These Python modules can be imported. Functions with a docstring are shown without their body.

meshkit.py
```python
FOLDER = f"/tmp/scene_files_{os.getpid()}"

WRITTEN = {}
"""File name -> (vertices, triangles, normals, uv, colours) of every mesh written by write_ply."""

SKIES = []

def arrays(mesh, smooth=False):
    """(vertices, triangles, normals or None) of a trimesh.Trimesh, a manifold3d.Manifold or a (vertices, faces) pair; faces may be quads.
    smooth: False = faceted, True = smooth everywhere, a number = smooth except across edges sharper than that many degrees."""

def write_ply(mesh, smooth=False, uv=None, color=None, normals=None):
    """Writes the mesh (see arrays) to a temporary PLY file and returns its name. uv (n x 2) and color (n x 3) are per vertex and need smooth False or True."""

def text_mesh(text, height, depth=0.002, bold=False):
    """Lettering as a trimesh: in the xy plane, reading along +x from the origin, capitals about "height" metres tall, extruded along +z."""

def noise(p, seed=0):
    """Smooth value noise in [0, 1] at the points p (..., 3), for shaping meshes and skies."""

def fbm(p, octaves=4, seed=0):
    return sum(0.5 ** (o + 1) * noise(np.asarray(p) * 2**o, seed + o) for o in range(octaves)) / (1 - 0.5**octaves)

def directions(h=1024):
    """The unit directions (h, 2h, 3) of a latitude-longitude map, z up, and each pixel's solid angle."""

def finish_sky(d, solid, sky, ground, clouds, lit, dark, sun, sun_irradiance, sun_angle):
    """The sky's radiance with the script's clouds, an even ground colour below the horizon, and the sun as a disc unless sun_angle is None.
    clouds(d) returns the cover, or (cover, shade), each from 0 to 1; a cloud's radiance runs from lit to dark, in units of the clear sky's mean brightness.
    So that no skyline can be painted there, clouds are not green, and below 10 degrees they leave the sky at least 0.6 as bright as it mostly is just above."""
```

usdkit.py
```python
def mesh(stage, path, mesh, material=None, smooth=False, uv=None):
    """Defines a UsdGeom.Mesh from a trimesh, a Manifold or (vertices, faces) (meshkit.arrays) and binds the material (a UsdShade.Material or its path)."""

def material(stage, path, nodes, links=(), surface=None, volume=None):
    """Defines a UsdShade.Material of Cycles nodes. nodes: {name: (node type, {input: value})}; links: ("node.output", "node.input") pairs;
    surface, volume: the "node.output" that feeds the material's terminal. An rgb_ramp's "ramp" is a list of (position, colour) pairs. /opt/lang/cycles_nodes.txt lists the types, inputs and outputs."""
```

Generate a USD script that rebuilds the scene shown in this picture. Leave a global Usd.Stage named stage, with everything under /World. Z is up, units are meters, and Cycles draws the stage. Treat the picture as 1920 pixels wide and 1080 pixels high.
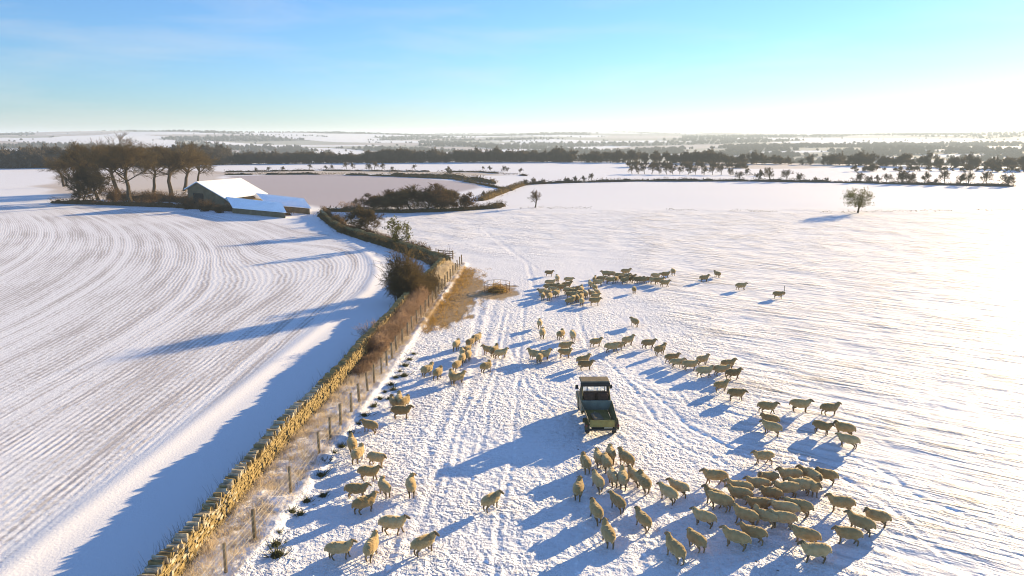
import math, random
import numpy as np, trimesh, usdkit, meshkit
import manifold3d as m3
from pxr import Usd, UsdGeom, UsdLux, UsdShade, Gf, Sdf, Vt

stage = Usd.Stage.CreateInMemory()
UsdGeom.SetStageUpAxis(stage, 'Z'); UsdGeom.SetStageMetersPerUnit(stage, 1.0)
UsdGeom.Xform.Define(stage, '/World')

# ------------------------------------------------------------ camera, sky, sun, exposure
F, H, YH = 1356.0, 16.0, 253.0                     # pixels of a 1920 wide picture; camera height; horizon row
TH = math.atan((540 - YH) / F)
cam = UsdGeom.Camera.Define(stage, '/World/camera')
cam.CreateHorizontalApertureAttr(36.0)
cam.CreateFocalLengthAttr(36.0 * F / 1920.0)
cam.CreateClippingRangeAttr((0.5, 60000.0))
cam.AddTranslateOp().Set(Gf.Vec3d(0, 0, H))
cam.AddRotateXOp().Set(90.0 - math.degrees(TH))
cam.CreateExposureAttr(1.44)

SUN_AZ, SUN_EL = math.radians(45.0), math.radians(11.3)
SUN = np.array([math.sin(SUN_AZ) * math.cos(SUN_EL), math.cos(SUN_AZ) * math.cos(SUN_EL), math.sin(SUN_EL)])
sky = UsdLux.DomeLight.Define(stage, '/World/sky')
skym = usdkit.material(stage, '/World/Looks/sky', {
    's': ('sky_texture', {'sky_type': 'single_scattering', 'sun_disc': False, 'sun_elevation': SUN_EL, 'sun_rotation': SUN_AZ,
                          'altitude': 100.0, 'air_density': 1.0, 'aerosol_density': 0.08, 'ozone_density': 6.5}),
    'tc': ('texture_coordinate', {}), 'mp': ('mapping', {'scale': (1.2, 1.2, 9.0), 'rotation': (0.1, 0.05, 0.6)}), 'cn': ('noise_texture', {'scale': 3.0, 'detail': 5.0, 'roughness': 0.55, 'distortion': 0.4}),   # thin veils of high cloud
    'cr': ('map_range', {'clamp': True, 'from_min': 0.46, 'from_max': 0.80, 'to_min': 0.0, 'to_max': 0.30}), 'cm': ('mix_color', {'b': (3.9, 3.8, 3.75)}),
    'h': ('hsv', {'saturation': 0.95, 'value': 1.0}),
    'b': ('background_shader', {'strength': 0.083})},
    [('s.color', 'h.color'), ('tc.generated', 'mp.vector'), ('mp.vector', 'cn.vector'), ('cn.fac', 'cr.value'), ('cr.result', 'cm.fac'), ('h.color', 'cm.a'), ('cm.result', 'b.color')], surface='b.background')
UsdShade.MaterialBindingAPI.Apply(sky.GetPrim()).Bind(skym)
sun = UsdLux.DistantLight.Define(stage, '/World/sun')
sun.CreateNormalizeAttr(True); sun.CreateIntensityAttr(1.25); sun.CreateAngleAttr(0.5)
sun.CreateColorAttr(Gf.Vec3f(1.0, 0.76, 0.445))
sun.AddRotateZOp().Set(-math.degrees(SUN_AZ)); sun.AddRotateXOp().Set(-(90.0 - math.degrees(SUN_EL)))

# ------------------------------------------------------------ helpers
used = {}
def path_of(name, parent=None):
    base = str(parent.GetPath()) if parent is not None else '/World'
    k = used.get((base, name), 0); used[(base, name)] = k + 1
    return f'{base}/{name}' + (f'_{k:03d}' if k else '')
def tag(p, label=None, cat=None, group=None, kind=None):
    p = p.GetPrim() if hasattr(p, 'GetPrim') else p
    for k, v in (('label', label), ('category', cat), ('group', group), ('kind', kind)):
        if v: p.SetCustomDataByKey(k, v)
    return p
def obj(name, mesh, mat, parent=None, smooth=False):
    return usdkit.mesh(stage, path_of(name, parent), mesh, mat, smooth=smooth).GetPrim()
def thing(name, loc=(0, 0, 0), rz=0.0, label=None, cat=None, group=None, scale=None):
    x = UsdGeom.Xform.Define(stage, path_of(name))
    x.AddTranslateOp().Set(Gf.Vec3d(*map(float, loc))); x.AddRotateZOp().Set(float(math.degrees(rz)))
    if scale is not None: x.AddScaleOp().Set(Gf.Vec3f(*map(float, np.broadcast_to(scale, 3))))
    return tag(x.GetPrim(), label, cat, group)
def proto(name):
    p = stage.CreateClassPrim('/World/' + name); p.SetTypeName('Xform'); return p
def copy(src, name, loc, rz=0.0, label=None, cat=None, group=None, scale=1.0):
    p = thing(name, loc, rz, label, cat, group, scale)
    p.GetReferences().AddInternalReference(src.GetPath()); p.SetInstanceable(True)
    return p
def at(px, py, z=0.0):
    v = (540 - py) / F
    d = np.array([(px - 960) / F, math.cos(TH) + v * math.sin(TH), -math.sin(TH) + v * math.cos(TH)])
    t = (z - H) / d[2]
    return np.array([d[0] * t, d[1] * t, z])
def ss(a, b, x):
    t = np.clip((np.asarray(x, float) - a) / (b - a), 0, 1); return t * t * (3 - 2 * t)
def fbm2(x, y, s, o=4, seed=0):
    x = np.asarray(x, float); y = np.asarray(y, float)
    return meshkit.fbm(np.stack([x * s + 517.3, y * s + 311.7, np.full_like(x, 0.37 + seed)], -1), o, seed)

class MB:
    """Collects triangles into one mesh."""
    def __init__(s): s.v, s.f, s.n = [], [], 0
    def add(s, v, f):
        v = np.asarray(v, float); f = np.asarray(f, int)
        if f.shape[1] == 4: f = np.vstack([f[:, [0, 1, 2]], f[:, [0, 2, 3]]])
        s.v.append(v); s.f.append(f + s.n); s.n += len(v); return s
    def box(s, a, b, R=None, t=None, jit=0.0, rng=None):
        x0, y0, z0 = a; x1, y1, z1 = b
        v = np.array([[x0, y0, z0], [x1, y0, z0], [x1, y1, z0], [x0, y1, z0], [x0, y0, z1], [x1, y0, z1], [x1, y1, z1], [x0, y1, z1]], float)
        if jit: v = v + rng.uniform(-jit, jit, v.shape)
        if R is not None: v = v @ np.asarray(R).T
        if t is not None: v = v + np.asarray(t)
        return s.add(v, [[0, 3, 2, 1], [4, 5, 6, 7], [0, 1, 5, 4], [1, 2, 6, 5], [2, 3, 7, 6], [3, 0, 4, 7]])
    def tube(s, pts, rad, sides=6, cap=True):
        p = np.asarray(pts, float); rad = np.broadcast_to(rad, (len(p),))
        t = np.gradient(p, axis=0); t /= np.linalg.norm(t, axis=1, keepdims=True) + 1e-12
        a = np.cross(t, [0.31, 0.17, 0.93] if abs(t[0, 2]) < 0.8 else [1.0, 0.2, 0]); a /= np.linalg.norm(a, axis=1, keepdims=True) + 1e-12
        b = np.cross(t, a); g = np.arange(sides) * 2 * math.pi / sides
        v = p[:, None] + rad[:, None, None] * (np.cos(g)[None, :, None] * a[:, None] + np.sin(g)[None, :, None] * b[:, None])
        n = len(p); f = []
        for i in range(n - 1):
            for j in range(sides):
                k = (j + 1) % sides
                f += [[i * sides + j, i * sides + k, (i + 1) * sides + k], [i * sides + j, (i + 1) * sides + k, (i + 1) * sides + j]]
        if cap:
            for j in range(1, sides - 1): f += [[0, j + 1, j], [(n - 1) * sides, (n - 1) * sides + j, (n - 1) * sides + j + 1]]
        return s.add(v.reshape(-1, 3), f)
    def ribbons(s, p, q, w0, w1, rng):
        """Thin flat blades from p to q (n x 3)."""
        p = np.asarray(p, float); q = np.asarray(q, float); n = len(p)
        if not n: return s
        d = q - p; side = np.cross(d, rng.normal(size=(n, 3))); side /= np.linalg.norm(side, axis=1, keepdims=True) + 1e-9
        w0 = np.broadcast_to(w0, (n,))[:, None] / 2; w1 = np.broadcast_to(w1, (n,))[:, None] / 2
        v = np.stack([p - side * w0, p + side * w0, q + side * w1, q - side * w1], 1).reshape(-1, 3)
        i = np.arange(n)[:, None] * 4
        return s.add(v, np.vstack([i + [0, 1, 2], i + [0, 2, 3]]))
    def mesh(s): return (np.vstack(s.v), np.vstack(s.f)) if s.v else (np.zeros((3, 3)), np.array([[0, 1, 2]]))
    def build(s, name, mat, parent=None, smooth=False): return obj(name, s.mesh(), mat, parent, smooth)

def balls(pts, seg=12):
    return m3.Manifold.batch_hull([m3.Manifold.sphere(r, seg).translate((x, y, z)) for x, y, z, r in pts])
def chain(pts, seg=12):
    return [balls([pts[i], pts[i + 1]], seg) for i in range(len(pts) - 1)]
def union(parts): return m3.Manifold.batch_boolean(parts, m3.OpType.Add)
def smoothed(man, length, it=8):
    m = man.refine_to_length(length).to_mesh()
    t = trimesh.Trimesh(np.array(m.vert_properties[:, :3]), np.array(m.tri_verts), process=True)
    trimesh.smoothing.filter_taubin(t, iterations=it)
    return t
def icos(center, radii, sub=2, noise=0.15, seed=0, freq=1.4):
    t = trimesh.creation.icosphere(sub); v = np.array(t.vertices)
    v = v * (1 + noise * (meshkit.fbm(v * freq + seed * 7.7 + 3, 3, seed)[:, None] - 0.5) * 2)
    return v * np.asarray(radii) + np.asarray(center), np.array(t.faces)

# ------------------------------------------------------------ materials
def plain(name, color, rough=0.75, spec=0.3, var=0.12, scale=8.0, metallic=0.0, bump=0.0, rnd=0.0):
    """A principled surface whose colour wanders a little with the place (and with the object)."""
    c = np.array(color)
    nodes = {'g': ('geometry', {}), 'n': ('noise_texture', {'scale': scale, 'detail': 4.0}),
             'r': ('rgb_ramp', {'ramp': [(0.25, tuple(c * (1 - var))), (0.75, tuple(np.minimum(c * (1 + var), 1)))]}),
             'p': ('principled_bsdf', {'roughness': rough, 'specular_ior_level': spec, 'metallic': metallic})}
    links = [('g.position', 'n.vector'), ('n.fac', 'r.fac')]
    if rnd:
        nodes |= {'o': ('object_info', {}), 'mr': ('map_range', {'clamp': True, 'from_min': 0.0, 'from_max': 1.0, 'to_min': 1 - rnd, 'to_max': 1 + rnd}),
                  'vm': ('vector_math', {'math_type': 'scale'})}
        links += [('o.random', 'mr.value'), ('r.color', 'vm.vector1'), ('mr.result', 'vm.scale'), ('vm.vector', 'p.base_color')]
    else: links += [('r.color', 'p.base_color')]
    if bump:
        nodes['b'] = ('bump', {'strength': 0.6, 'distance': bump}); links += [('n.fac', 'b.height'), ('b.normal', 'p.normal')]
    return usdkit.material(stage, '/World/Looks/' + name, nodes, links, surface='p.BSDF')
def leafy(name, color, var=0.3, trans=0.35, scale=1.2, rnd=0.0):
    c = np.array(color)
    nodes = {'g': ('geometry', {}), 'n': ('noise_texture', {'scale': scale, 'detail': 3.0}),
             'r': ('rgb_ramp', {'ramp': [(0.3, tuple(c * (1 - var))), (0.7, tuple(c * (1 + var)))]}),
             'o': ('object_info', {}), 'mr': ('map_range', {'to_min': 1 - rnd, 'to_max': 1 + rnd}), 'vm': ('vector_math', {'math_type': 'scale'}),
             'd': ('diffuse_bsdf', {}), 't': ('translucent_bsdf', {}), 'm': ('mix_closure', {'fac': trans})}
    return usdkit.material(stage, '/World/Looks/' + name, nodes,
        [('g.position', 'n.vector'), ('n.fac', 'r.fac'), ('r.color', 'vm.vector1'), ('o.random', 'mr.value'), ('mr.result', 'vm.scale'), ('vm.vector', 'd.color'), ('vm.vector', 't.color'),
         ('d.BSDF', 'm.closure1'), ('t.BSDF', 'm.closure2')], surface='m.closure')

M = dict(
    bark=plain('bark', (0.085, 0.062, 0.036), 0.9, 0.1, 0.3, 3.0),
    twig=leafy('twig', (0.135, 0.098, 0.045), 0.25, 0.25, 0.6, 0.12),
    twig_brown=leafy('twig_brown', (0.13, 0.085, 0.042), 0.25, 0.25, 0.6, 0.15),
    twig_grey=leafy('twig_grey', (0.13, 0.105, 0.07), 0.25, 0.25, 0.3, 0.2),
    bramble=leafy('bramble', (0.36, 0.25, 0.16), 0.3, 0.3, 0.9, 0.15),
    frostgrass=leafy('frosty_grass', (0.66, 0.56, 0.40), 0.35, 0.4, 1.1, 0.1),
    weed=leafy('weed', (0.16, 0.13, 0.07), 0.4, 0.3, 1.0),
    tuft=leafy('tuft', (0.10, 0.10, 0.045), 0.4, 0.3, 2.0, 0.2),
    ivy=leafy('ivy_leaf', (0.13, 0.13, 0.04), 0.35, 0.4, 0.8, 0.1),
    straw=leafy('straw', (0.42, 0.27, 0.08), 0.35, 0.4, 2.0),
    farwood=leafy('far_wood', (0.10, 0.088, 0.068), 0.3, 0.2, 0.02, 0.25),
    stone=plain('wall_stone', (0.22, 0.165, 0.075), 0.9, 0.15, 0.5, 2.5, bump=0.02),
    stone_b=plain('wall_stone_ochre', (0.27, 0.20, 0.085), 0.9, 0.15, 0.5, 4.0, bump=0.02),
    stone_c=plain('wall_stone_grey', (0.38, 0.33, 0.23), 0.9, 0.15, 0.45, 4.0, bump=0.02),
    mortar=plain('wall_core', (0.10, 0.065, 0.025), 0.95, 0.1, 0.3, 6.0),
    wood=plain('post_wood', (0.20, 0.15, 0.085), 0.85, 0.2, 0.3, 14.0, rnd=0.2),
    wire=plain('wire', (0.32, 0.31, 0.29), 0.5, 0.4, 0.1, 20.0, 0.6),
    roof_snow=plain('roof_snow', (0.83, 0.83, 0.84), 0.6, 0.3, 0.06, 0.5, bump=0.12),
    barn_wall=plain('barn_wall', (0.14, 0.105, 0.06), 0.9, 0.15, 0.3, 0.8),
    pale_wall=plain('pale_stone_wall', (0.52, 0.43, 0.26), 0.9, 0.15, 0.2, 1.5),
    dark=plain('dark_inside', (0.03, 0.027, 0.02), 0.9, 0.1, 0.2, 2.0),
    green_paint=plain('green_paint', (0.095, 0.072, 0.022), 0.45, 0.4, 0.25, 3.0),
    olive=plain('olive_bed', (0.27, 0.215, 0.065), 0.75, 0.2, 0.35, 2.2),
    grey_metal=plain('grey_green_metal', (0.16, 0.17, 0.13), 0.5, 0.4, 0.2, 3.0),
    black=plain('black_plastic', (0.025, 0.025, 0.022), 0.6, 0.3, 0.2, 5.0),
    rubber=plain('tyre_rubber', (0.03, 0.028, 0.025), 0.85, 0.2, 0.3, 9.0),
    seat=plain('seat_cover', (0.075, 0.04, 0.025), 0.8, 0.2, 0.3, 9.0),
    canopy=plain('canopy', (0.20, 0.16, 0.10), 0.8, 0.2, 0.2, 3.0),
    canopy_dark=plain('canopy_side', (0.06, 0.05, 0.03), 0.8, 0.2, 0.2, 3.0),
    rust=plain('rusty_steel', (0.22, 0.12, 0.05), 0.8, 0.2, 0.35, 9.0),
    red=plain('red_lens', (0.16, 0.03, 0.02), 0.3, 0.5, 0.1, 9.0),
    skin=plain('sheep_skin', (0.20, 0.135, 0.065), 0.85, 0.2, 0.25, 9.0, rnd=0.3),
    eye=plain('sheep_eye', (0.02, 0.015, 0.01), 0.3, 0.5, 0.1, 9.0),
)
M['glass'] = usdkit.material(stage, '/World/Looks/cab_glass', {'f': ('fresnel', {'IOR': 1.5}), 't': ('transparent_bsdf', {'color': (0.85, 0.9, 0.88)}), 'g': ('glossy_bsdf', {'roughness': 0.03}), 'm': ('mix_closure', {})},
    [('f.fac', 'm.fac'), ('t.BSDF', 'm.closure1'), ('g.BSDF', 'm.closure2')], surface='m.closure')
M['fleece'] = usdkit.material(stage, '/World/Looks/fleece', {
    'o': ('object_info', {}), 't': ('texture_coordinate', {}), 'n': ('noise_texture', {'scale': 22.0, 'detail': 5.0}), 'n2': ('noise_texture', {'scale': 4.0, 'detail': 3.0}),
    'r': ('rgb_ramp', {'ramp': [(0.0, (0.17, 0.10, 0.04)), (0.05, (0.33, 0.23, 0.10)), (0.5, (0.47, 0.34, 0.155)), (1.0, (0.60, 0.46, 0.235))]}),
    'm': ('mix_color', {'blend_type': 'multiply', 'fac': 0.45, 'b': (0.5, 0.4, 0.3)}), 'b': ('bump', {'strength': 0.8, 'distance': 0.03}),
    'p': ('principled_bsdf', {'roughness': 0.95, 'specular_ior_level': 0.1, 'sheen_weight': 1.0, 'sheen_roughness': 0.35, 'sheen_tint': (1.0, 0.85, 0.55)})},
    [('t.object', 'n.vector'), ('t.object', 'n2.vector'), ('o.random', 'r.fac'), ('r.color', 'm.a'), ('n2.fac', 'm.fac'), ('m.result', 'p.base_color'), ('n.fac', 'b.height'), ('b.normal', 'p.normal')], surface='p.BSDF')

# ------------------------------------------------------------ the land
def macro_z(x, y):
    x = np.asarray(x, float); y = np.asarray(y, float); r = np.hypot(x, y); az = np.degrees(np.arctan2(x, y))
    near = 0.35 * (fbm2(x, y, 1 / 45.0, 2, 3) - 0.5) * ss(40, 140, r)
    left = ss(-10, -26, az); right = ss(4, 20, az)
    valley = -27.0 * ss(430, 860, r)
    hills = (45.0 + 3.5 * left + 2.0 * right) * np.clip((r - 900) / (2600 - 700 * left - 500 * right), 0, 1) ** 0.9 - 45.0 * ss(4600, 9000, r)
    roll = (fbm2(x, y, 1 / 800.0, 3, 11) - 0.5) * 0.017 * np.minimum(r, 3600) * ss(520, 1500, r)
    return near + valley + hills + roll
def ground(px, py):
    """The point of the land seen at a pixel."""
    v = (540 - py) / F
    d = np.array([(px - 960) / F, math.cos(TH) + v * math.sin(TH), -math.sin(TH) + v * math.cos(TH)])
    t = np.concatenate([np.linspace(15, 400, 800), np.geomspace(401, 9000, 900)])
    p = np.array([0, 0, H]) + t[:, None] * d
    g = p[:, 2] - macro_z(p[:, 0], p[:, 1]); k = np.argmax(g < 0)
    if not (g < 0).any(): k = len(t) - 1
    a = t[max(k - 1, 0)]; b = t[k]
    for _ in range(25):
        c = (a + b) / 2; q = np.array([0, 0, H]) + c * d
        if q[2] < macro_z(q[0], q[1]): b = c
        else: a = c
    q = np.array([0, 0, H]) + b * d
    return np.array([q[0], q[1], float(macro_z(q[0], q[1]))])
def gz(x, y): return float(macro_z(x, y))

WALL = np.array([[-12.3, 14.0], [-12.2, 25.9], [-12.1, 28.6], [-12.0, 32.2], [-11.8, 36.7], [-11.3, 42.5], [-10.9, 48.0], [-10.6, 53.0], [-10.1, 62.0], [-9.3, 75.0], [-8.2, 88.0]])
WALL2 = np.array([[-39.5, 148.7], [-33, 131], [-28.6, 122], [-22.8, 113.5], [-17.2, 105.1], [-12.2, 97.0], [-8.2, 90.5]])
FENCE = np.array([[-10.85, 20.3], [-10.6, 24.02], [-10.34, 26.36], [-10.04, 30.2], [-9.82, 34.33], [-9.72, 36.17], [-9.58, 37.98], [-9.41, 39.96], [-9.3, 41.68], [-9.14, 43.55], [-9.0, 44.95], [-8.85, 46.8], [-8.79, 48.49], [-8.7, 50.3], [-8.66, 52.17]])
FENCE = np.vstack([FENCE, np.linspace([-8.66, 52.17], [-6.3, 89.5], 20)[1:]])
def edge_x(y):   # right-hand edge of the drilled field
    return np.interp(y, [0, 27, 50, 74, 84, 92, 100, 109, 120, 132, 151, 160, 166, 172, 180], [-20.5, -19.2, -17.4, -15.6, -16.4, -18.2, -21.0, -25, -31, -40, -64, -86, -106, -180, -500])
def phase(x, y):
    t = ss(-20, -38, x)
    return x + (1 - t) * 0.006 * np.maximum(0, y - 72) ** 2 + t * 0.0042 * np.maximum(0, y - 45) ** 2
def poly_ground(pts): return np.array([ground(*p)[:2] for p in pts])
def inside(poly, x, y):
    """Signed-ish soft mask of a polygon: distance in metres, positive inside."""
    import shapely
    g = shapely.Polygon(poly).buffer(0); P = shapely.points(x, y); shapely.prepare(g)
    d = shapely.distance(g.boundary, P)
    return np.where(shapely.contains(g, P), d, -d)
def polydist(poly, x, y):
    import shapely
    return shapely.distance(shapely.LineString(poly), shapely.points(x, y))

TRACKS = [  # wheel ruts and sheep paths, as picture points: (points, half width m, depth m)
    ([(1160, 820), (1172, 880), (1185, 960), (1205, 1080)], 0.16, 0.07), ([(1098, 820), (1092, 880), (1085, 960), (1072, 1080)], 0.16, 0.05),
    ([(905, 560), (880, 650), (845, 745), (800, 850), (760, 950), (715, 1080)], 0.20, 0.07), ([(930, 560), (905, 650), (875, 745), (835, 850), (795, 960), (755, 1080)], 0.18, 0.06),
    ([(945, 580), (920, 700), (868, 800), (852, 870), (800, 1000)], 0.1, 0.05),
    ([(985, 560), (975, 650), (973, 700), (962, 800), (958, 880), (935, 960), (925, 1080)], 0.1, 0.06), ([(955, 590), (938, 680), (915, 760), (905, 830), (880, 900)], 0.1, 0.05),
    ([(1090, 560), (1085, 600), (1100, 650), (1150, 690), (1190, 730), (1230, 790), (1290, 830), (1360, 870)], 0.11, 0.06),
    ([(960, 660), (985, 720), (1030, 770), (1060, 800)], 0.1, 0.05), ([(1000, 700), (1020, 740), (1060, 760)], 0.1, 0.05),
    ([(905, 430), (955, 470), (990, 495), (1000, 540)], 0.14, 0.05), ([(800, 425), (900, 433), (1000, 440), (1100, 460), (1170, 462), (1300, 480)], 0.16, 0.05),
    ([(930, 445), (960, 470), (1010, 505)], 0.12, 0.05), ([(1190, 715), (1250, 750), (1330, 760), (1420, 790)], 0.12, 0.06),
    ([(1080, 690), (1180, 690), (1240, 700), (1290, 760)], 0.1, 0.05),
    ([(1230, 740), (1290, 800), (1350, 830), (1420, 865), (1500, 870)], 0.1, 0.06), ([(1290, 640), (1450, 690), (1600, 720), (1824, 740)], 0.12, 0.05),
    ([(1400, 720), (1550, 760), (1700, 800), (1900, 850)], 0.12, 0.05), ([(1560, 840), (1650, 880), (1720, 930), (1860, 985)], 0.12, 0.06), ([(1500, 860), (1590, 900), (1680, 960), (1770, 1040)], 0.12, 0.06),
    ([(1600, 600), (1700, 640), (1824, 650)], 0.12, 0.05), ([(1130, 760), (1200, 790), (1300, 850)], 0.1, 0.05),
]

def build_land():
    # a polar sheet: fine where the photograph looks, coarse elsewhere; its outermost ring lies past the last hills
    fine = np.radians(np.linspace(-44, 44, 1000)); rest = np.radians(np.linspace(44, 316, 90))[1:-1]
    A = np.concatenate([fine, rest]); nA = len(A)
    ang = np.radians(np.concatenate([[80, 70, 60, 52, 46, 42, 39], np.arange(37, 1.6, -0.058)]))
    R = H / np.tan(ang); R = np.concatenate([R, np.geomspace(R[-1] * 1.012, 5200, 190), [5600, 6200, 7000, 8000, 9500]]); nR = len(R)
    rr, aa = np.meshgrid(R, A, indexing='ij')
    x = (rr * np.sin(aa)).ravel(); y = (rr * np.cos(aa)).ravel(); r = rr.ravel()
    x = np.append(x, 0.0); y = np.append(y, 0.0); r = np.append(r, 0.0)
    z = macro_z(x, y)
    snow = np.array([0.86, 0.86, 0.87])
    col = np.tile(snow, (len(x), 1)); mask = np.zeros((len(x), 3)); ph = phase(x, y)
    def paint(m, c): col[:] = col * (1 - m[:, None]) + np.asarray(c) * m[:, None]
    # the drilled field
    field = ss(-0.6, 0.9, edge_x(y) - x) * (y < 185)
    mask[:, 0] = field
    # the grazed pasture right of the fence, wind streaks over its right and far part
    fx = np.where(y < 89.5, np.interp(y, FENCE[:, 1], FENCE[:, 0]), np.interp(y, WALL2[::-1, 1], WALL2[::-1, 0]) + .3); wx = np.interp(y, WALL[:, 1], WALL[:, 0])
    past = ss(0.1, 0.9, x - fx) * (1 - ss(150, 165, y))
    mask[:, 1] = past * (1 - 0.75 * ss(45, 95, r)) * (1 - 0.65 * ss(6, 16, x - 0.12 * y))
    mask[:, 2] = past * np.maximum(ss(4, 14, x - 0.08 * y), 0.6 * ss(80, 120, y))
    near = r < 130
    xi, yi = x[near], y[near]; dz = np.zeros(len(xi))
    p1 = past[near]
    tr = mask[near, 1]; st = mask[near, 2]
    dz += tr * (0.11 * (fbm2(xi, yi, 3.0, 3, 21) - 0.5) + 0.06 * (fbm2(xi, yi, 0.7, 2, 22) - 0.5))
    u = xi * 0.84 - yi * 0.54; w = xi * 0.54 + yi * 0.84
    dz += st * (0.17 * (fbm2(u * 0.30, w * 1.3, 1.0, 4, 23) - 0.5) * ss(0.35, 0.65, fbm2(xi, yi, 0.11, 3, 24)))
    for pts, hw, dep in TRACKS:
        g = np.array([ground(*p)[:2] for p in pts])
        s = np.linspace(0, len(g) - 1, 12 * len(g)); g = np.stack([np.interp(s, np.arange(len(g)), g[:, k]) for k in (0, 1)], 1)
        g[:, 0] += 0.25 * (fbm2(g[:, 0], g[:, 1], 0.6, 2, 5) - 0.5)
        box = (xi > g[:, 0].min() - 2) & (xi < g[:, 0].max() + 2) & (yi > g[:, 1].min() - 2) & (yi < g[:, 1].max() + 2)
        d = polydist(g, xi[box], yi[box]); k = dep * (0.6 + 0.8 * fbm2(xi[box], yi[box], 0.8, 2, 8))
        q = hw * (1 + 0.006 * yi[box])
        k = k * (0.5 if pts[0][0] > 1180 else 0.42); dz[box] += -k * np.exp(-(d / q) ** 2) + 0.45 * k * np.exp(-((d - 2.2 * q) / (0.8 * q)) ** 2)
    # rough bank between wall and fence, snow heaped under the fence
    bank = ss(-0.2, 0.4, xi - np.interp(yi, WALL[:, 1], WALL[:, 0])) * (1 - ss(0.0, 0.8, xi - np.interp(yi, FENCE[:, 1], FENCE[:, 0]))) * (yi < 91)
    dz += bank * (0.42 * fbm2(xi, yi, 1.7, 4, 31) - 0.08)
    lip = np.exp(-((xi - np.interp(yi, FENCE[:, 1], FENCE[:, 0]) - 0.45) / 0.3) ** 2) * (yi < 90)
    dz += lip * 0.13 * (0.4 + fbm2(xi, yi, 1.1, 3, 32))
    # headland: smooth drift along the field's edge
    hd = edge_x(yi) - xi
    dz += 0.10 * np.exp(-((hd + 0.4) / 0.7) ** 2) * (yi < 130)
    # drill rows: low ridges where the sheet is fine enough
    rows = field[near] * (1 - ss(45, 75, np.hypot(xi, yi)))
    dz += rows * 0.008 * np.sin(ph[near] * 2 * math.pi / 0.42 + 2.5 * fbm2(xi, yi, 0.4, 2, 41))
    z[near] += dz
    # bare ground and straw by the fence and feeder
    cl = past[near] * 0
    idx = np.nonzero(near)[0]
    straw = inside(np.array([[-6.15, 88.5], [-4.6, 86], [-2.6, 79.5], [-3.0, 71], [-3.6, 64.5], [-4.6, 61], [-7.2, 57.6], [-8.15, 57.8], [-7.7, 65], [-7.0, 74], [-6.4, 83]]), xi, yi)
    n1 = fbm2(xi * 1.6, yi * 0.5, 0.9, 4, 51)
    sm = ss(-0.7, 0.6, straw + 5.5 * (n1 - 0.54) + 1.6 * (fbm2(xi * 2.5, yi * 0.8, 1.6, 3, 55) - 0.5))
    ring = np.hypot((xi + 1.6), (yi - 73.6) / 1.7); n2 = fbm2(xi, yi, 1.3, 3, 52)
    sm = np.maximum(sm, 0.95 * (1 - ss(1.9, 2.5, ring + 2.6 * (n2 - 0.5))))
    patch = np.zeros(len(x)); patch[idx] = sm
    paint(patch * 0.94, (0.30, 0.175, 0.032))
    verge = np.zeros(len(x)); verge[idx] = bank * ss(0.50, 0.66, fbm2(xi, yi, 1.5, 4, 53) + 0.10 * ss(48, 56, yi))
    paint(verge * 0.75, (0.36, 0.26, 0.15))
    mask[:, 1] *= 1 - 0.7 * patch
    # hand-laid fields of the middle distance
    mid = (r > 140) & (r < 700); mi = np.nonzero(mid)[0]; xm, ym = x[mid], y[mid]
    def field_poly(pts, c, soft=2.0, amount=1.0, wob=8.0):
        d = inside(poly_ground(pts), xm, ym) + wob * (fbm2(xm, ym, 1 / 25.0, 3, 61) - 0.5)
        w = np.zeros(len(x)); w[mi] = ss(-soft, soft, d) * amount; paint(w, c)
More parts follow.
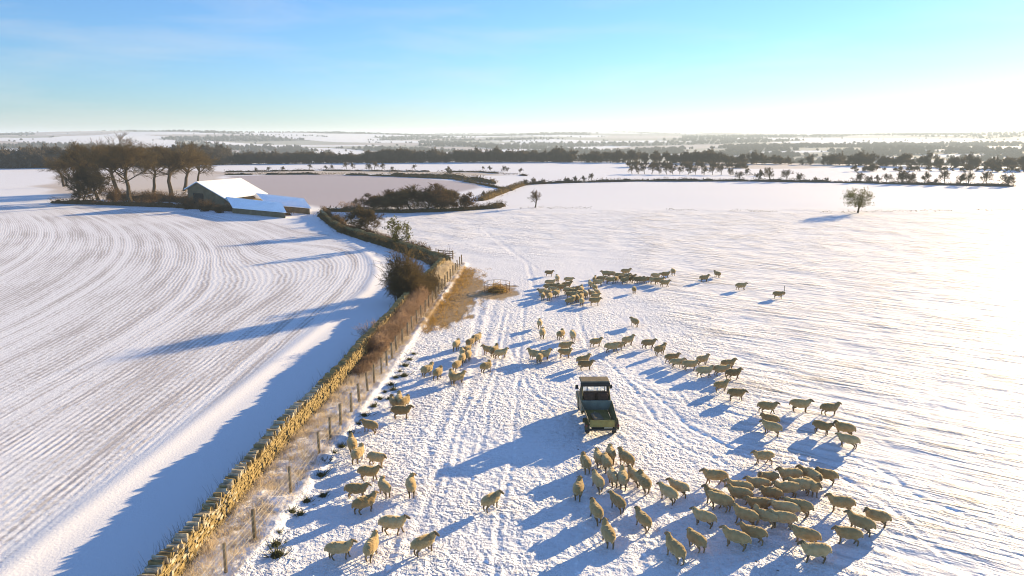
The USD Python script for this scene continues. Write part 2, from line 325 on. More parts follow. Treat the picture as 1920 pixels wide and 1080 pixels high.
    field_poly([(420, 330), (590, 326), (745, 331), (900, 343), (895, 352), (850, 362), (760, 375), (690, 386), (600, 389), (480, 372), (430, 350)], (0.45, 0.385, 0.38), 2, 0.92)
    field_poly([(380, 324), (620, 319), (900, 323), (960, 329), (860, 329), (700, 326), (500, 328)], (0.50, 0.40, 0.27), 3, 0.8)
    field_poly([(100, 330), (300, 318), (440, 322), (420, 350), (300, 372), (100, 375)], (0.52, 0.42, 0.32), 3, 0.7, 30)
    field_poly([(1200, 309), (1500, 306), (1600, 311), (1500, 317), (1250, 316)], (0.58, 0.50, 0.42), 3, 0.8)
    field_poly([(1350, 302), (1560, 300), (1560, 305), (1380, 306)], (0.60, 0.55, 0.50), 3, 0.7)
    # patchwork of far fields and woods
    far = r > 560; fi = np.nonzero(far)[0]
    kind = cells(x[far], y[far])[0]
    edge = ss(560, 640, r[far])
    for k, c in ((1, (0.13, 0.11, 0.08)), (2, (0.50, 0.43, 0.38)), (3, (0.36, 0.34, 0.26))):
        w = np.zeros(len(x)); w[fi] = (kind == k) * edge; paint(w, c)
    n = nA; f = []
    i, j = np.meshgrid(np.arange(nR - 1), np.arange(nA), indexing='ij'); k = (j + 1) % nA
    a, b, c, d = i * n + j, i * n + k, (i + 1) * n + k, (i + 1) * n + j
    faces = np.vstack([np.stack([a, c, b], -1).reshape(-1, 3), np.stack([a, d, c], -1).reshape(-1, 3)])
    hub = len(x) - 1; jj = np.arange(nA)
    faces = np.vstack([faces, np.stack([np.full(nA, hub), jj, (jj + 1) % nA], 1)])
    faces = faces[:, [0, 2, 1]] if False else faces
    v = np.stack([x, y, z], 1)
    e = np.cross(v[faces[0, 1]] - v[faces[0, 0]], v[faces[0, 2]] - v[faces[0, 0]])
    if e[2] < 0: faces = faces[:, ::-1]
    mesh = usdkit.mesh(stage, '/World/ground', (v, faces), M['ground'], smooth=True)
    api = UsdGeom.PrimvarsAPI(mesh)
    api.CreatePrimvar('gcol', Sdf.ValueTypeNames.Color3fArray, 'vertex').Set(Vt.Vec3fArray.FromNumpy(col.astype(np.float32)))
    api.CreatePrimvar('gmask', Sdf.ValueTypeNames.Color3fArray, 'vertex').Set(Vt.Vec3fArray.FromNumpy(mask.astype(np.float32)))
    pv = np.stack([ph, np.zeros_like(ph), np.zeros_like(ph)], 1)
    api.CreatePrimvar('gphase', Sdf.ValueTypeNames.Float3Array, 'vertex').Set(Vt.Vec3fArray.FromNumpy(pv.astype(np.float32)))
    tag(mesh, 'snow covered farmland of fields running out to low wooded hills', kind='structure')

_rc = np.random.default_rng(77)
_rs = 520 * np.exp(_rc.uniform(0, math.log(6500 / 520), 520)); _as = np.radians(_rc.uniform(-50, 50, 520))
SEED = np.stack([_rs * np.sin(_as), _rs * np.cos(_as)], 1)
SEEDK = _rc.choice([0, 1, 2, 3], 520, p=[0.30, 0.40, 0.14, 0.16])
def cells(x, y):
    """Far fields: kind of the field at a point, and the margin to the next field in metres."""
    from scipy.spatial import cKDTree
    wob = 60 * (np.stack([fbm2(x, y, 1 / 260.0, 2, 71), fbm2(x, y, 1 / 260.0, 2, 72)], -1) - 0.5)
    d, i = cKDTree(SEED).query(np.stack([x, y], -1) + wob, k=2)
    return SEEDK[i[:, 0]], d[:, 1] - d[:, 0]

def ground_material():
    N = {
        'g': ('geometry', {}), 'col': ('attribute', {'attribute': 'gcol'}), 'msk': ('attribute', {'attribute': 'gmask'}), 'pha': ('attribute', {'attribute': 'gphase'}),
        'sm': ('separate_color', {}), 'sp': ('separate_xyz', {}), 'pos': ('separate_xyz', {}),
        # drill rows
        'nw': ('noise_texture', {'scale': 0.35, 'detail': 2.0}), 'pw': ('math', {'math_type': 'multiply_add', 'value2': 0.55}),
        'om': ('math', {'math_type': 'multiply', 'value2': 2 * math.pi / 0.42}), 'sn': ('math', {'math_type': 'sine'}),
        'nr': ('noise_texture', {'scale': 2.4, 'detail': 5.0, 'roughness': 0.7}), 'nb': ('noise_texture', {'scale': 0.055, 'detail': 3.0}),
        'rh': ('math', {'math_type': 'multiply_add', 'value2': 0.13, 'value3': 0.0}),           # rows*0.2
        'ly': ('math', {'math_type': 'multiply', 'value2': 0.045}), 'lp': ('math', {'math_type': 'multiply', 'value2': 0.7}), 'lc': ('combine_xyz', {}), 'ln': ('noise_texture', {'scale': 1.0, 'detail': 4.0, 'roughness': 0.6}), 'lm': ('math', {'math_type': 'multiply_add', 'value2': 1.15}),
        'rs': ('math', {'math_type': 'add'}), 'rs2': ('math', {'math_type': 'multiply_add', 'value2': 0.62}),
        'rr': ('map_range', {'clamp': True, 'from_min': 1.30, 'from_max': 1.62, 'to_min': 0.0, 'to_max': 0.66}),
        'tm': ('math', {'math_type': 'floored_modulo', 'value2': 12.0}), 'tc': ('math', {'math_type': 'subtract', 'value2': 6.0}), 'ta': ('math', {'math_type': 'absolute'}),
        'tb': ('math', {'math_type': 'subtract', 'value2': 0.95}), 'tab': ('math', {'math_type': 'absolute'}), 'tr': ('map_range', {'clamp': True, 'from_min': 0.30, 'from_max': 0.46, 'to_min': 0.0, 'to_max': 1.0}),
        'rf': ('math', {'math_type': 'multiply'}), 'rf2': ('math', {'math_type': 'multiply'}),
        'mix': ('mix_color', {'b': (0.35, 0.295, 0.265)}),
        # trampled pasture and wind streaks
        'nt': ('noise_texture', {'scale': 3.4, 'detail': 3.0, 'roughness': 0.62}), 'tt': ('map_range', {'clamp': True, 'from_min': 0.52, 'from_max': 0.74, 'to_min': 0.0, 'to_max': 0.42}), 'tf': ('math', {'math_type': 'multiply'}),
        'nm': ('noise_texture', {'scale': 0.16, 'detail': 3.0}), 'nmr': ('map_range', {'clamp': True, 'from_min': 0.35, 'from_max': 0.65, 'to_min': 0.35, 'to_max': 1.5}), 'tg': ('math', {'math_type': 'multiply'}),
        'vd': ('voronoi_texture', {'scale': 1.7, 'randomness': 1.0}), 'vr': ('map_range', {'clamp': True, 'from_min': 0.05, 'from_max': 0.11, 'to_min': 0.85, 'to_max': 0.0}), 'vs': ('separate_color', {}), 'vt': ('map_range', {'clamp': True, 'from_min': 0.80, 'from_max': 0.84, 'to_min': 0.0, 'to_max': 1.0}), 'vx': ('math', {'math_type': 'multiply'}), 'vy': ('math', {'math_type': 'multiply'}), 'mixd': ('mix_color', {'b': (0.10, 0.075, 0.05)}),
        'mix2': ('mix_color', {'b': (0.46, 0.41, 0.36)}),
        'd1': ('vector_math', {'math_type': 'dot_product', 'vector2': (0.84, -0.54, 0)}), 'd2': ('vector_math', {'math_type': 'dot_product', 'vector2': (0.54, 0.84, 0)}),
        's1': ('math', {'math_type': 'multiply', 'value2': 0.22}), 's2': ('math', {'math_type': 'multiply', 'value2': 1.7}), 'cx': ('combine_xyz', {}),
        'ns': ('noise_texture', {'scale': 1.0, 'detail': 4.0, 'roughness': 0.6, 'distortion': 0.6}), 'st': ('map_range', {'clamp': True, 'from_min': 0.47, 'from_max': 0.66, 'to_min': 0.0, 'to_max': 0.75}), 'sf': ('math', {'math_type': 'multiply'}),
        'sb': ('math', {'math_type': 'multiply'}),
        'mix3': ('mix_color', {'b': (0.44, 0.41, 0.38)}),
        # relief
        'h1': ('math', {'math_type': 'multiply'}), 'h2': ('math', {'math_type': 'multiply'}), 'h3': ('math', {'math_type': 'multiply'}),
        'nf': ('noise_texture', {'scale': 9.0, 'detail': 3.0}),
        'ha': ('math', {'math_type': 'multiply_add', 'value2': 0.22}), 'hb': ('math', {'math_type': 'multiply_add', 'value2': 0.30}), 'hc': ('math', {'math_type': 'multiply_add', 'value2': 0.032}), 'hd': ('math', {'math_type': 'multiply', 'value2': 0.012}),
        'bp': ('bump', {'strength': 1.0, 'distance': 1.0}),
        'p': ('principled_bsdf', {'roughness': 0.62, 'specular_ior_level': 0.25}),
    }
    L = [('msk.color', 'sm.color'), ('pha.vector', 'sp.vector')]
    for n in ('nw', 'nr', 'nb', 'nt', 'nf'): L.append(('g.position', n + '.vector'))
    L += [('nw.fac', 'pw.value1'), ('sp.x', 'pw.value3'), ('pw.value', 'om.value1'), ('om.value', 'sn.value1'),
          ('sn.value', 'rh.value1'), ('nr.fac', 'rs.value1'), ('rh.value', 'rs.value2'), ('nb.fac', 'rs2.value1'), ('rs.value', 'rs2.value3'), ('g.position', 'pos.vector'), ('pos.y', 'ly.value1'), ('sp.x', 'lp.value1'), ('lp.value', 'lc.x'), ('ly.value', 'lc.y'), ('lc.vector', 'ln.vector'), ('ln.fac', 'lm.value1'), ('rs2.value', 'lm.value3'), ('lm.value', 'rr.value'),
          ('sp.x', 'tm.value1'), ('tm.value', 'tc.value1'), ('tc.value', 'ta.value1'), ('ta.value', 'tb.value1'), ('tb.value', 'tab.value1'), ('tab.value', 'tr.value'),
          ('rr.result', 'rf.value1'), ('tr.result', 'rf.value2'), ('rf.value', 'rf2.value1'), ('sm.r', 'rf2.value2'), ('col.color', 'mix.a'), ('rf2.value', 'mix.fac'),
          ('g.position', 'nm.vector'), ('nm.fac', 'nmr.value'), ('sm.g', 'tg.value1'), ('nmr.result', 'tg.value2'), ('g.position', 'vd.vector'), ('vd.distance', 'vr.value'), ('vd.color', 'vs.color'), ('vs.r', 'vt.value'), ('vr.result', 'vx.value1'), ('vt.result', 'vx.value2'), ('vx.value', 'vy.value1'), ('tg.value', 'vy.value2'), ('mix.result', 'mixd.a'), ('vy.value', 'mixd.fac'), ('nt.fac', 'tt.value'), ('tt.result', 'tf.value1'), ('tg.value', 'tf.value2'), ('mixd.result', 'mix2.a'), ('tf.value', 'mix2.fac'),
          ('g.position', 'd1.vector1'), ('g.position', 'd2.vector1'), ('d1.value', 's1.value1'), ('d2.value', 's2.value1'), ('s1.value', 'cx.x'), ('s2.value', 'cx.y'), ('cx.vector', 'ns.vector'),
          ('ns.fac', 'st.value'), ('sm.b', 'sb.value1'), ('nmr.result', 'sb.value2'), ('st.result', 'sf.value1'), ('sb.value', 'sf.value2'), ('mix2.result', 'mix3.a'), ('sf.value', 'mix3.fac'), ('mix3.result', 'p.base_color'),
          ('nt.fac', 'h1.value1'), ('tg.value', 'h1.value2'), ('ns.fac', 'h2.value1'), ('sb.value', 'h2.value2'), ('rs.value', 'h3.value1'), ('sm.r', 'h3.value2'),
          ('nf.fac', 'hd.value1'), ('h1.value', 'ha.value1'), ('hd.value', 'ha.value3'), ('h2.value', 'hb.value1'), ('ha.value', 'hb.value3'), ('h3.value', 'hc.value1'), ('hb.value', 'hc.value3'),
          ('hc.value', 'bp.height'), ('bp.normal', 'p.normal')]
    return usdkit.material(stage, '/World/Looks/ground_snow', N, L, surface='p.BSDF')
M['ground'] = ground_material()
build_land()

# ------------------------------------------------------------ dry stone walls
def polyline(P, s):
    P = np.asarray(P, float); L = np.concatenate([[0], np.cumsum(np.linalg.norm(np.diff(P, axis=0), axis=1))])
    q = np.stack([np.interp(s, L, P[:, k]) for k in range(P.shape[1])], -1)
    e = np.stack([np.interp(np.asarray(s) + 0.3, L, P[:, k]) - np.interp(np.asarray(s) - 0.3, L, P[:, k]) for k in range(P.shape[1])], -1)
    return q, e / np.linalg.norm(e, axis=-1, keepdims=True), L[-1]
def rot(d):   # columns: along the wall, to its left, up
    return np.array([[d[0], -d[1], 0], [d[1], d[0], 0], [0, 0, 1.0]])
def stone_wall(path, label, thick, courses_h, n_cope, n_face, rng, gaps=(), cope_h=0.23):
    """path is the right-hand foot; the wall stands to its left."""
    w = thing('stone_wall', label=label, cat='wall')
    total = polyline(path, np.array([0.0]))[2]
    core = MB(); S = np.arange(0, total, 1.0); S = np.append(S, total); q, d, _ = polyline(path, S)
    left = np.stack([-d[:, 1], d[:, 0]], 1)
    hh = courses_h * (1 + 0.06 * np.sin(S * 0.37) + 0.05 * np.sin(S * 0.91))
    for a, b in gaps: hh = np.where((S > a) & (S < b), hh * 0.55, hh)
    zz = np.array([gz(*p) for p in q])
    sec = [(0.06, -0.3), (thick - 0.06, -0.3), (thick - 0.12, 1), (0.12, 1)]
    v = np.stack([np.concatenate([q + left * o, (zz + (hh * t if t > 0 else t))[:, None]], 1) for o, t in sec], 1)
    f = []
    for i in range(len(S) - 1):
        for k in range(4): f.append([i * 4 + k, i * 4 + (k + 1) % 4, (i + 1) * 4 + (k + 1) % 4, (i + 1) * 4 + k])
    f += [[0, 3, 2, 1], [len(S) * 4 - 4 + k for k in range(4)]]
    core.add(v.reshape(-1, 3), f); core.build('wall_core', M['mortar'], w)
    hat = lambda s: np.interp(s, S, hh)
    rest = MB(); made = [0, 0]
    # upright coping stones along the top
    s = 0.05
    while s < total - 0.1:
        t = rng.uniform(0.05, 0.12); q1, d1, _ = polyline(path, np.array([s + t / 2])); R = rot(d1[0]); z = gz(*q1[0]) + hat(s)
        tilt = rng.normal(0.2, 0.24); Rt = R @ np.array([[math.cos(tilt), 0, math.sin(tilt)], [0, 1, 0], [-math.sin(tilt), 0, math.cos(tilt)]])
        h = rng.uniform(0.45, 1.25) * cope_h; half = rng.uniform(0.28, 0.52) * thick
        m = MB() if made[0] < n_cope else rest
        m.box((-t * 0.44, -half, -0.03), (t * 0.44, half, h), Rt, (*(q1[0] + R[:2, 1] * thick / 2), z), 0.035, rng)
        if made[0] < n_cope: m.build('coping_stone', M[rng.choice(['stone', 'stone_c', 'stone_c'])], w)
        made[0] += 1; s += t * rng.uniform(1.0, 1.25)
    # courses of face stones, on both faces; each stone proud of the core by its own amount
    for side in (0, 1):
        s = 0.0
        z0 = -0.08; rows = []
        while z0 < courses_h - 0.02:
            hrow = rng.uniform(0.07, 0.13); rows.append((z0, min(hrow, courses_h + 0.02 - z0))); z0 += hrow
        stones = []
        for r_, (z0, hr) in enumerate(rows):
            s = rng.uniform(0, 0.2)
            while s < total:
                l = rng.uniform(0.12, 0.34); stones.append((s, l, z0, hr)); s += l
        stones.sort()
        for (s, l, z0, hr) in stones:
            if z0 > hat(s): continue
            q1, d1, _ = polyline(path, np.array([s + l / 2])); R = rot(d1[0]); z = gz(*q1[0])
            proud = rng.uniform(-0.02, 0.06); inset = 0.05 * z0 / max(courses_h, 0.1)
            y0, y1 = (-proud + inset, 0.16) if side == 0 else (thick - 0.16, thick + proud - inset)
            own = side == 0 and made[1] < n_face and s > 9.0
            m = MB() if own else rest
            m.box((-l / 2 + 0.008, y0, z0 + 0.006), (l / 2 - 0.008, y1, z0 + hr - 0.006), R, (*q1[0], z), 0.022, rng)
            if own: m.build('face_stone', M[rng.choice(['stone', 'stone_b', 'stone_b', 'stone_c'])], w); made[1] += 1
    tag(rest.build('stone_courses', M['stone_b'], w), kind='stuff')
    return w
rng = np.random.default_rng(5)
stone_wall(WALL, 'long golden dry stone wall with upright coping stones between drilled field and sheep pasture', 0.55, 1.05, 295, 295, rng)
stone_wall(WALL2, 'low dark stone wall in shade curving from the farm track to the far fence corner', 0.5, 0.75, 60, 60, rng, gaps=((18, 21), (37, 39)), cope_h=0.2)

# ------------------------------------------------------------ fences
def post(mb, p, h, r, lean, rng):
    z = gz(p[0], p[1]); a = rng.normal(0, lean, 2)
    mb.tube([(p[0], p[1], z - 0.3), (p[0] + a[0] * h, p[1] + a[1] * h, z + h)], [r * 1.05, r * 0.95], 7)
    return np.array([p[0] + a[0] * h * 0.9, p[1] + a[1] * h * 0.9, z])
def wire_fence(P, label, h=1.32, r=0.075, wires=(0.15, 0.45, 0.75, 1.02, 1.18), rng=rng):
    f = thing('wire_fence', label=label, cat='fence')
    at_ = [None] * len(P)
    for i, p in enumerate(P):
        m = MB(); at_[i] = post(m, p, h * rng.uniform(0.95, 1.06), r * rng.uniform(0.85, 1.2), 0.02, rng); m.build('post', M['wood'], f)
    for wz in wires:
        m = MB(); m.tube([(a[0] + 0.06, a[1], a[2] + wz) for a in at_], 0.0022, 3); m.build('wire', M['wire'], f)
    return f
wire_fence(FENCE, 'long post and wire fence running beside the golden stone wall')
wire_fence(np.array([[-15.3, 104.0], [-14.3, 102.2], [-13.2, 100.4], [-12.2, 98.8], [-11.2, 97.2], [-10.1, 95.4], [-9.0, 93.4]]), 'short far run of fence posts on the bend of the shaded wall', 1.2, 0.06)
def hurdle(loc, rz, w, h, label, name='wooden_hurdle', cat='gate'):
    g = thing(name, loc, rz, label, cat)
    for x in (0, w): m = MB(); m.box((x - 0.06, -0.06, -0.2), (x + 0.06, 0.06, h + 0.12)); m.build('upright', M['wood'], g)
    for k in range(4): m = MB(); z = 0.18 + k * (h - 0.2) / 3; m.box((0.062, -0.025, z - 0.05), (w - 0.062, 0.025, z + 0.05)); m.build('rail', M['wood'], g)
    m = MB(); m.tube([(0.07, 0.045, 0.2), (w - 0.07, 0.045, h - 0.05)], 0.03, 4); m.build('brace', M['wood'], g)
p = ground(822, 484); hurdle((p[0], p[1], p[2]), math.radians(-25), 2.2, 1.05, 'small weathered wooden gate at the corner where the two walls meet')

def depth(p): return p[1] * math.cos(TH) + (H - p[2]) * math.sin(TH)
# ------------------------------------------------------------ bare trees and bushes
def bare_tree(seed, h, trunk_h, r0, spread, limbs=7, sub=5, sub2=5, twigs=6, up=0.55, tw=0.045, tl=0.075, droop=0.0, levels=3):
    """(trunk mesh, crown mesh). Trunk with limbs as tubes; branchlets and twigs as thin blades."""
    g = np.random.default_rng(seed); T, C = MB(), MB()
    def grow(p, d, L, r, lev, n):
        k = 4 if lev < 2 else 3; pts = [p]; dd = d.copy()
        for _ in range(k):
            dd = dd + g.normal(0, 0.16, 3) + np.array([0, 0, 0.05 if lev else 0.02]); dd /= np.linalg.norm(dd); pts.append(pts[-1] + dd * L / k)
        pts = np.array(pts); rad = np.linspace(r, r * 0.45, len(pts))
        if lev <= 1: T.tube(pts, rad, 6 if lev == 0 else 5, cap=lev == 0)
        else: C.tube(pts, rad, 3, cap=False)
        return pts
    def kid(pts, f, ang, lev):
        i = f * (len(pts) - 1); a = int(min(i, len(pts) - 2)); p = pts[a] + (pts[a + 1] - pts[a]) * (i - a); d = pts[a + 1] - pts[a]; d /= np.linalg.norm(d)
        s = np.cross(d, g.normal(size=3)); s /= np.linalg.norm(s)
        o = d * math.cos(ang) + s * math.sin(ang); o[2] += 0.12 * up - droop * lev * 0.1; return p, o / np.linalg.norm(o)
    trunk = grow(np.zeros(3) - [0, 0, 0.3], np.array([g.normal(0, .04), g.normal(0, .04), 1.0]), trunk_h + 0.3 + (h - trunk_h) * 0.45, r0, 0, 0)
    fr = trunk_h / (trunk_h + (h - trunk_h) * 0.45)
    P, Q = [], []
    for i in range(limbs):
        f = fr + (1 - fr) * (i + 0.5) / limbs * 0.98; ang = math.radians(g.uniform(48, 78) * (1 - 0.55 * (i / limbs)))
        p, d = kid(trunk, min(f, 0.99), ang, 1); L1 = spread * g.uniform(0.65, 1.05) * (1 - 0.25 * i / limbs)
        a = grow(p, d, L1, r0 * g.uniform(0.28, 0.42), 1, 0)
        for j in range(sub):
            p, d = kid(a, g.uniform(0.25, 1.0), math.radians(g.uniform(25, 60)), 2); b = grow(p, d, L1 * g.uniform(0.35, 0.6), r0 * 0.13, 2, 0)
            for k in range(sub2):
                p, d = kid(b, g.uniform(0.2, 1.0), math.radians(g.uniform(20, 65)), 3); L3 = L1 * g.uniform(0.18, 0.36); q = p + d * L3
                P.append((p, tw * 1.02)); Q.append(q)
                for m in range(twigs):
                    f = g.uniform(0.2, 1); s = p + (q - p) * f; e = d + g.normal(0, 0.55, 3) + [0, 0, 0.15]; e /= np.linalg.norm(e)
                    P.append((s, tw)); Q.append(s + e * h * tl * g.uniform(0.5, 1.2))
    C.ribbons([x[0] for x in P], Q, [x[1] for x in P], [x[1] * 0.35 for x in P], g)
    return T.mesh(), C.mesh()
SIZE = {}
def tree_proto(name, mats, **kw):
    p = proto(name); T, C = bare_tree(**kw); SIZE[name] = (np.percentile(C[0][:, 2], 99.3), np.percentile(np.hypot(C[0][:, 0], C[0][:, 1]), 97)); obj('trunk', T, M[mats[0]], p); obj('crown', C, M[mats[1]], p); return p
def bush_mesh(seed, w, h, stems=60, twigs=7, tw=0.03, lean=0.5, asp=1.0):
    g = np.random.default_rng(seed); S = MB(); P, Q, W = [], [], []
    for _ in range(stems):
        a = g.uniform(0, 2 * math.pi); b = g.uniform(0, 0.35) * w; d = np.array([math.cos(a) * asp, math.sin(a), 0])
        p0 = d * b * 0.6; out = g.uniform(0.1, 1) * w * lean; top = h * (1 - 0.55 * (out / (w * lean)) ** 2) * g.uniform(0.7, 1.1)
        mid = p0 + d * out * 0.35 + [0, 0, top * 0.6]; end = p0 + d * out + [g.normal(0, .1) * w * 0.3, g.normal(0, .1) * w * 0.3, top]
        pts = np.array([p0 - [0, 0, 0.1], (p0 + mid) / 2 + [0, 0, top * 0.06], mid, end]); 
        for i in range(3): P.append(pts[i]); Q.append(pts[i + 1]); W.append(tw * (1.7 - 0.35 * i))
        for _ in range(twigs):
            f = g.uniform(0.8, 3); i = int(min(f, 2)); s = pts[i] + (pts[i + 1] - pts[i]) * (f - i); e = d * 0.4 + g.normal(0, 0.6, 3) + [0, 0, 0.35]; e /= np.linalg.norm(e)
            q = s + e * h * g.uniform(0.08, 0.26); P.append(s); Q.append(q); W.append(tw * 0.8)
            for _ in range(2):
                e2 = e + g.normal(0, 0.7, 3); e2 /= np.linalg.norm(e2); f2 = g.uniform(.3, 1); P.append(s + (q - s) * f2); Q.append(s + (q - s) * f2 + e2 * h * g.uniform(0.04, 0.12)); W.append(tw * 0.6)
    S.ribbons(P, Q, W, np.array(W) * 0.5, g); return S.mesh()
def leaf_crown(seed, c, radii, n, size, g=None):
    """Leaf-sized faces in clumps through an uneven crown."""
    g = np.random.default_rng(seed); S = MB(); k = max(6, n // 55); u = g.normal(size=(k, 3)); u /= np.linalg.norm(u, axis=1, keepdims=True)
    cl = np.asarray(c) + u * np.asarray(radii) * (g.uniform(0.25, 1, (k, 1)) ** 0.45); own = g.integers(0, k, n)
    p = cl[own] + g.normal(0, 1, (n, 3)) * np.asarray(radii) * 0.17
    a = g.normal(size=(n, 3)); a /= np.linalg.norm(a, axis=1, keepdims=True); b = np.cross(a, g.normal(size=(n, 3))); b /= np.linalg.norm(b, axis=1, keepdims=True)
    s = size * g.uniform(0.6, 1.4, (n, 1)); v = np.stack([p - a * s, p + b * s * 0.6, p + a * s, p - b * s * 0.6], 1).reshape(-1, 3); i = np.arange(n)[:, None] * 4
    return S.add(v, np.vstack([i + [0, 1, 2], i + [0, 2, 3]])).mesh()

TREES = {
    'tall_a': tree_proto('class_tall_tree', ('bark', 'twig'), seed=11, h=14.5, trunk_h=6.0, r0=0.45, spread=6.6, limbs=12, sub=8, sub2=7, twigs=8, up=0.95, tw=0.055, tl=0.085),
    'tall_b': tree_proto('class_tall_tree_wide', ('bark', 'twig'), seed=12, h=14.5, trunk_h=5.5, r0=0.42, spread=7.0, limbs=12, sub=8, sub2=7, twigs=8, up=0.95, tw=0.055, tl=0.085),
    'thicket_a': tree_proto('class_thicket_tree', ('bark', 'twig_brown'), seed=13, h=5.0, trunk_h=0.5, r0=0.14, spread=2.6, limbs=14, sub=7, sub2=6, twigs=7, tw=0.07, tl=0.11),
    'thicket_b': tree_proto('class_thicket_tree_tall', ('bark', 'twig'), seed=14, h=6.0, trunk_h=0.6, r0=0.15, spread=2.7, limbs=15, sub=7, sub2=6, twigs=7, tw=0.07, tl=0.11),
    'round': tree_proto('class_round_tree', ('bark', 'twig_brown'), seed=15, h=5.0, trunk_h=1.2, r0=0.2, spread=2.3, limbs=11, sub=6, sub2=4, twigs=4, tw=0.045, tl=0.085),
    'hedge_a': tree_proto('class_hedgerow_tree', ('bark', 'twig_grey'), seed=16, h=8.0, trunk_h=1.8, r0=0.32, spread=3.9, limbs=10, sub=6, sub2=5, twigs=4, tw=0.14, tl=0.09),
    'hedge_b': tree_proto('class_hedgerow_tree_upright', ('bark', 'twig_grey'), seed=17, h=8.0, trunk_h=1.2, r0=0.3, spread=3.0, limbs=10, sub=6, sub2=5, twigs=4, tw=0.14, tl=0.09),
    'hedge_c': tree_proto('class_hedgerow_bush', ('bark', 'twig_grey'), seed=18, h=5.0, trunk_h=0.3, r0=0.22, spread=3.6, limbs=10, sub=6, sub2=5, twigs=4, tw=0.16, tl=0.12),
}
TH0 = {k: SIZE[p.GetName()][0] for k, p in TREES.items()}
def plant(kind, base, top, label, name='bare_tree', cat='tree', group=None, wide=1.0, rz=None):
    """A tree whose foot is seen at picture point base and whose crown reaches the row top."""
    p = ground(*base); h = (base[1] - top) * depth(p) / F / math.cos(TH)
    s = h / TH0[kind] * (0.9 if kind.startswith('tall') else 1.0); wide = wide * (1.42 if kind.startswith('tall') else 1.0)
    if name == 'thicket_tree' or kind.startswith('thicket'): wide = wide * 1.15
    return copy(TREES[kind], name, p, (base[0] * 0.77 + base[1]) % 6.28 if rz is None else rz, label, cat, group, (s * wide, s * wide, s))

BUSHES = []
# farm trees on the left
plant('tall_a', (185, 376), 258, 'second tall bare tree from the left in the farm clump, straight dark trunk', wide=0.8)
plant('tall_b', (248, 383), 247, 'tallest bare tree of the farm clump with thick pale lit trunk', wide=1.1)
plant('tall_a', (322, 371), 264, 'bare tree with slender leaning trunk, midway between the tallest tree and the barn', rz=2.2, wide=1.1)
plant('tall_b', (372, 352), 268, 'bare tree standing directly behind the gable of the barn', rz=4.0, wide=0.9)
plant('tall_a', (222, 362), 266, 'bare tree behind and left of the tallest farm tree', rz=3.1, wide=1.1)
plant('tall_b', (288, 360), 268, 'bare tree behind and right of the tallest farm tree', rz=5.2, wide=1.1)
plant('tall_a', (345, 358), 276, 'smaller bare tree behind the slender leaning one', rz=0.7, wide=1.1)
plant('tall_b', (150, 372), 272, 'leftmost tall bare tree of the farm clump, half behind its neighbour', rz=1.0, wide=0.9)
plant('tall_a', (120, 350), 290, 'far bare tree behind the left edge of the farm clump', rz=5.0)
plant('thicket_b', (152, 381), 312, 'bushy dark tree low at the left foot of the farm clump', 'thicket_tree', wide=0.8)
# lone trees and bushes of the middle distance
plant('round', (1004, 389), 357, 'small round bare tree standing alone on the white ridge')
plant('thicket_b', (668, 436), 388, 'large brown bare bush on the bend of the shaded wall', 'bare_bush', 'bush', wide=1.05)
for k, (bx, by, tp, w, lab) in enumerate([(700, 392, 365, 1.2, 'leftmost thicket tree of the copse'), (722, 393, 363, 1.2, 'second thicket tree from the left of the copse, low and brown'),
        (748, 394, 357, 1.2, 'thicket tree in the left half of the copse, where its top starts to rise'), (775, 395, 350, 1.2, 'tall thicket tree in the middle of the copse'),
        (800, 395, 349, 1.2, 'tallest thicket tree of the copse, right of its middle'), (822, 393, 353, 1.1, 'rounded thicket tree near the right end of the copse'), (834, 390, 362, 1.0, 'last thicket tree at the right end of the copse')]):
    plant(('thicket_a', 'thicket_b')[k % 2], (bx, by), tp, lab, 'thicket_tree', 'tree', 'trees of the copse beyond the farm track', w * 1.3)
plant('thicket_a', (873, 394), 362, 'separate round dark bush right of the copse', 'bare_bush', 'bush', wide=0.95)
plant('thicket_a', (855, 392), 378, 'small bush in the gap between copse and round bush', 'bare_bush', 'bush', wide=1.1)
plant('hedge_b', (664, 388), 372, 'tiny pale bare tree at the left end of the copse')
plant('hedge_b', (910, 372), 358, 'small bare tree on the hedge line behind the round bush')
for bx, by, tp, w, lab in [(352, 392, 366, 34, 'brown bush standing against the dark gable of the barn'), (385, 396, 374, 36, 'brown bush below the corner of the barn'), (412, 399, 384, 30, 'low brown bush between barn and nearer shed'), (215, 380, 352, 30, 'brown bush between the two left farm trees'), (285, 383, 356, 34, 'brown bush right of the tallest farm tree')]:
    BUSHES.append((bx, by, tp, w, lab))
# the tree with snow shadow on the right: leafy evergreen with short trunk
def leaf_tree(base, top, wide, label, seed, n=2600, name='evergreen_tree', size=0.12, trunkf=0.28):
    p = ground(*base); d = depth(p); h = (base[1] - top) * d / F; w = wide * d / F / 2
    t = thing(name, p, 0, label, 'tree'); T, C = bare_tree(seed, h * 0.95, h * trunkf * 0.8, h * 0.045, w * 0.85, limbs=9, sub=4, sub2=3, twigs=1, tw=0.05)
    obj('trunk', T, M['bark'], t); obj('branches', C, M['twig'], t)
    obj('crown', leaf_crown(seed, (0, 0, h * (trunkf + (1 - trunkf) * 0.5)), (w, w, h * (1 - trunkf) * 0.52), n, size), M['ivy'], t)
leaf_tree((1608, 399), 356, 52, 'lone leafy olive tree on the right casting a long blue shadow', 31)
leaf_tree((748, 462), 408, 40, 'olive green leafy tree on the far wall left of the posts', 32, n=1500, size=0.12, trunkf=0.1)

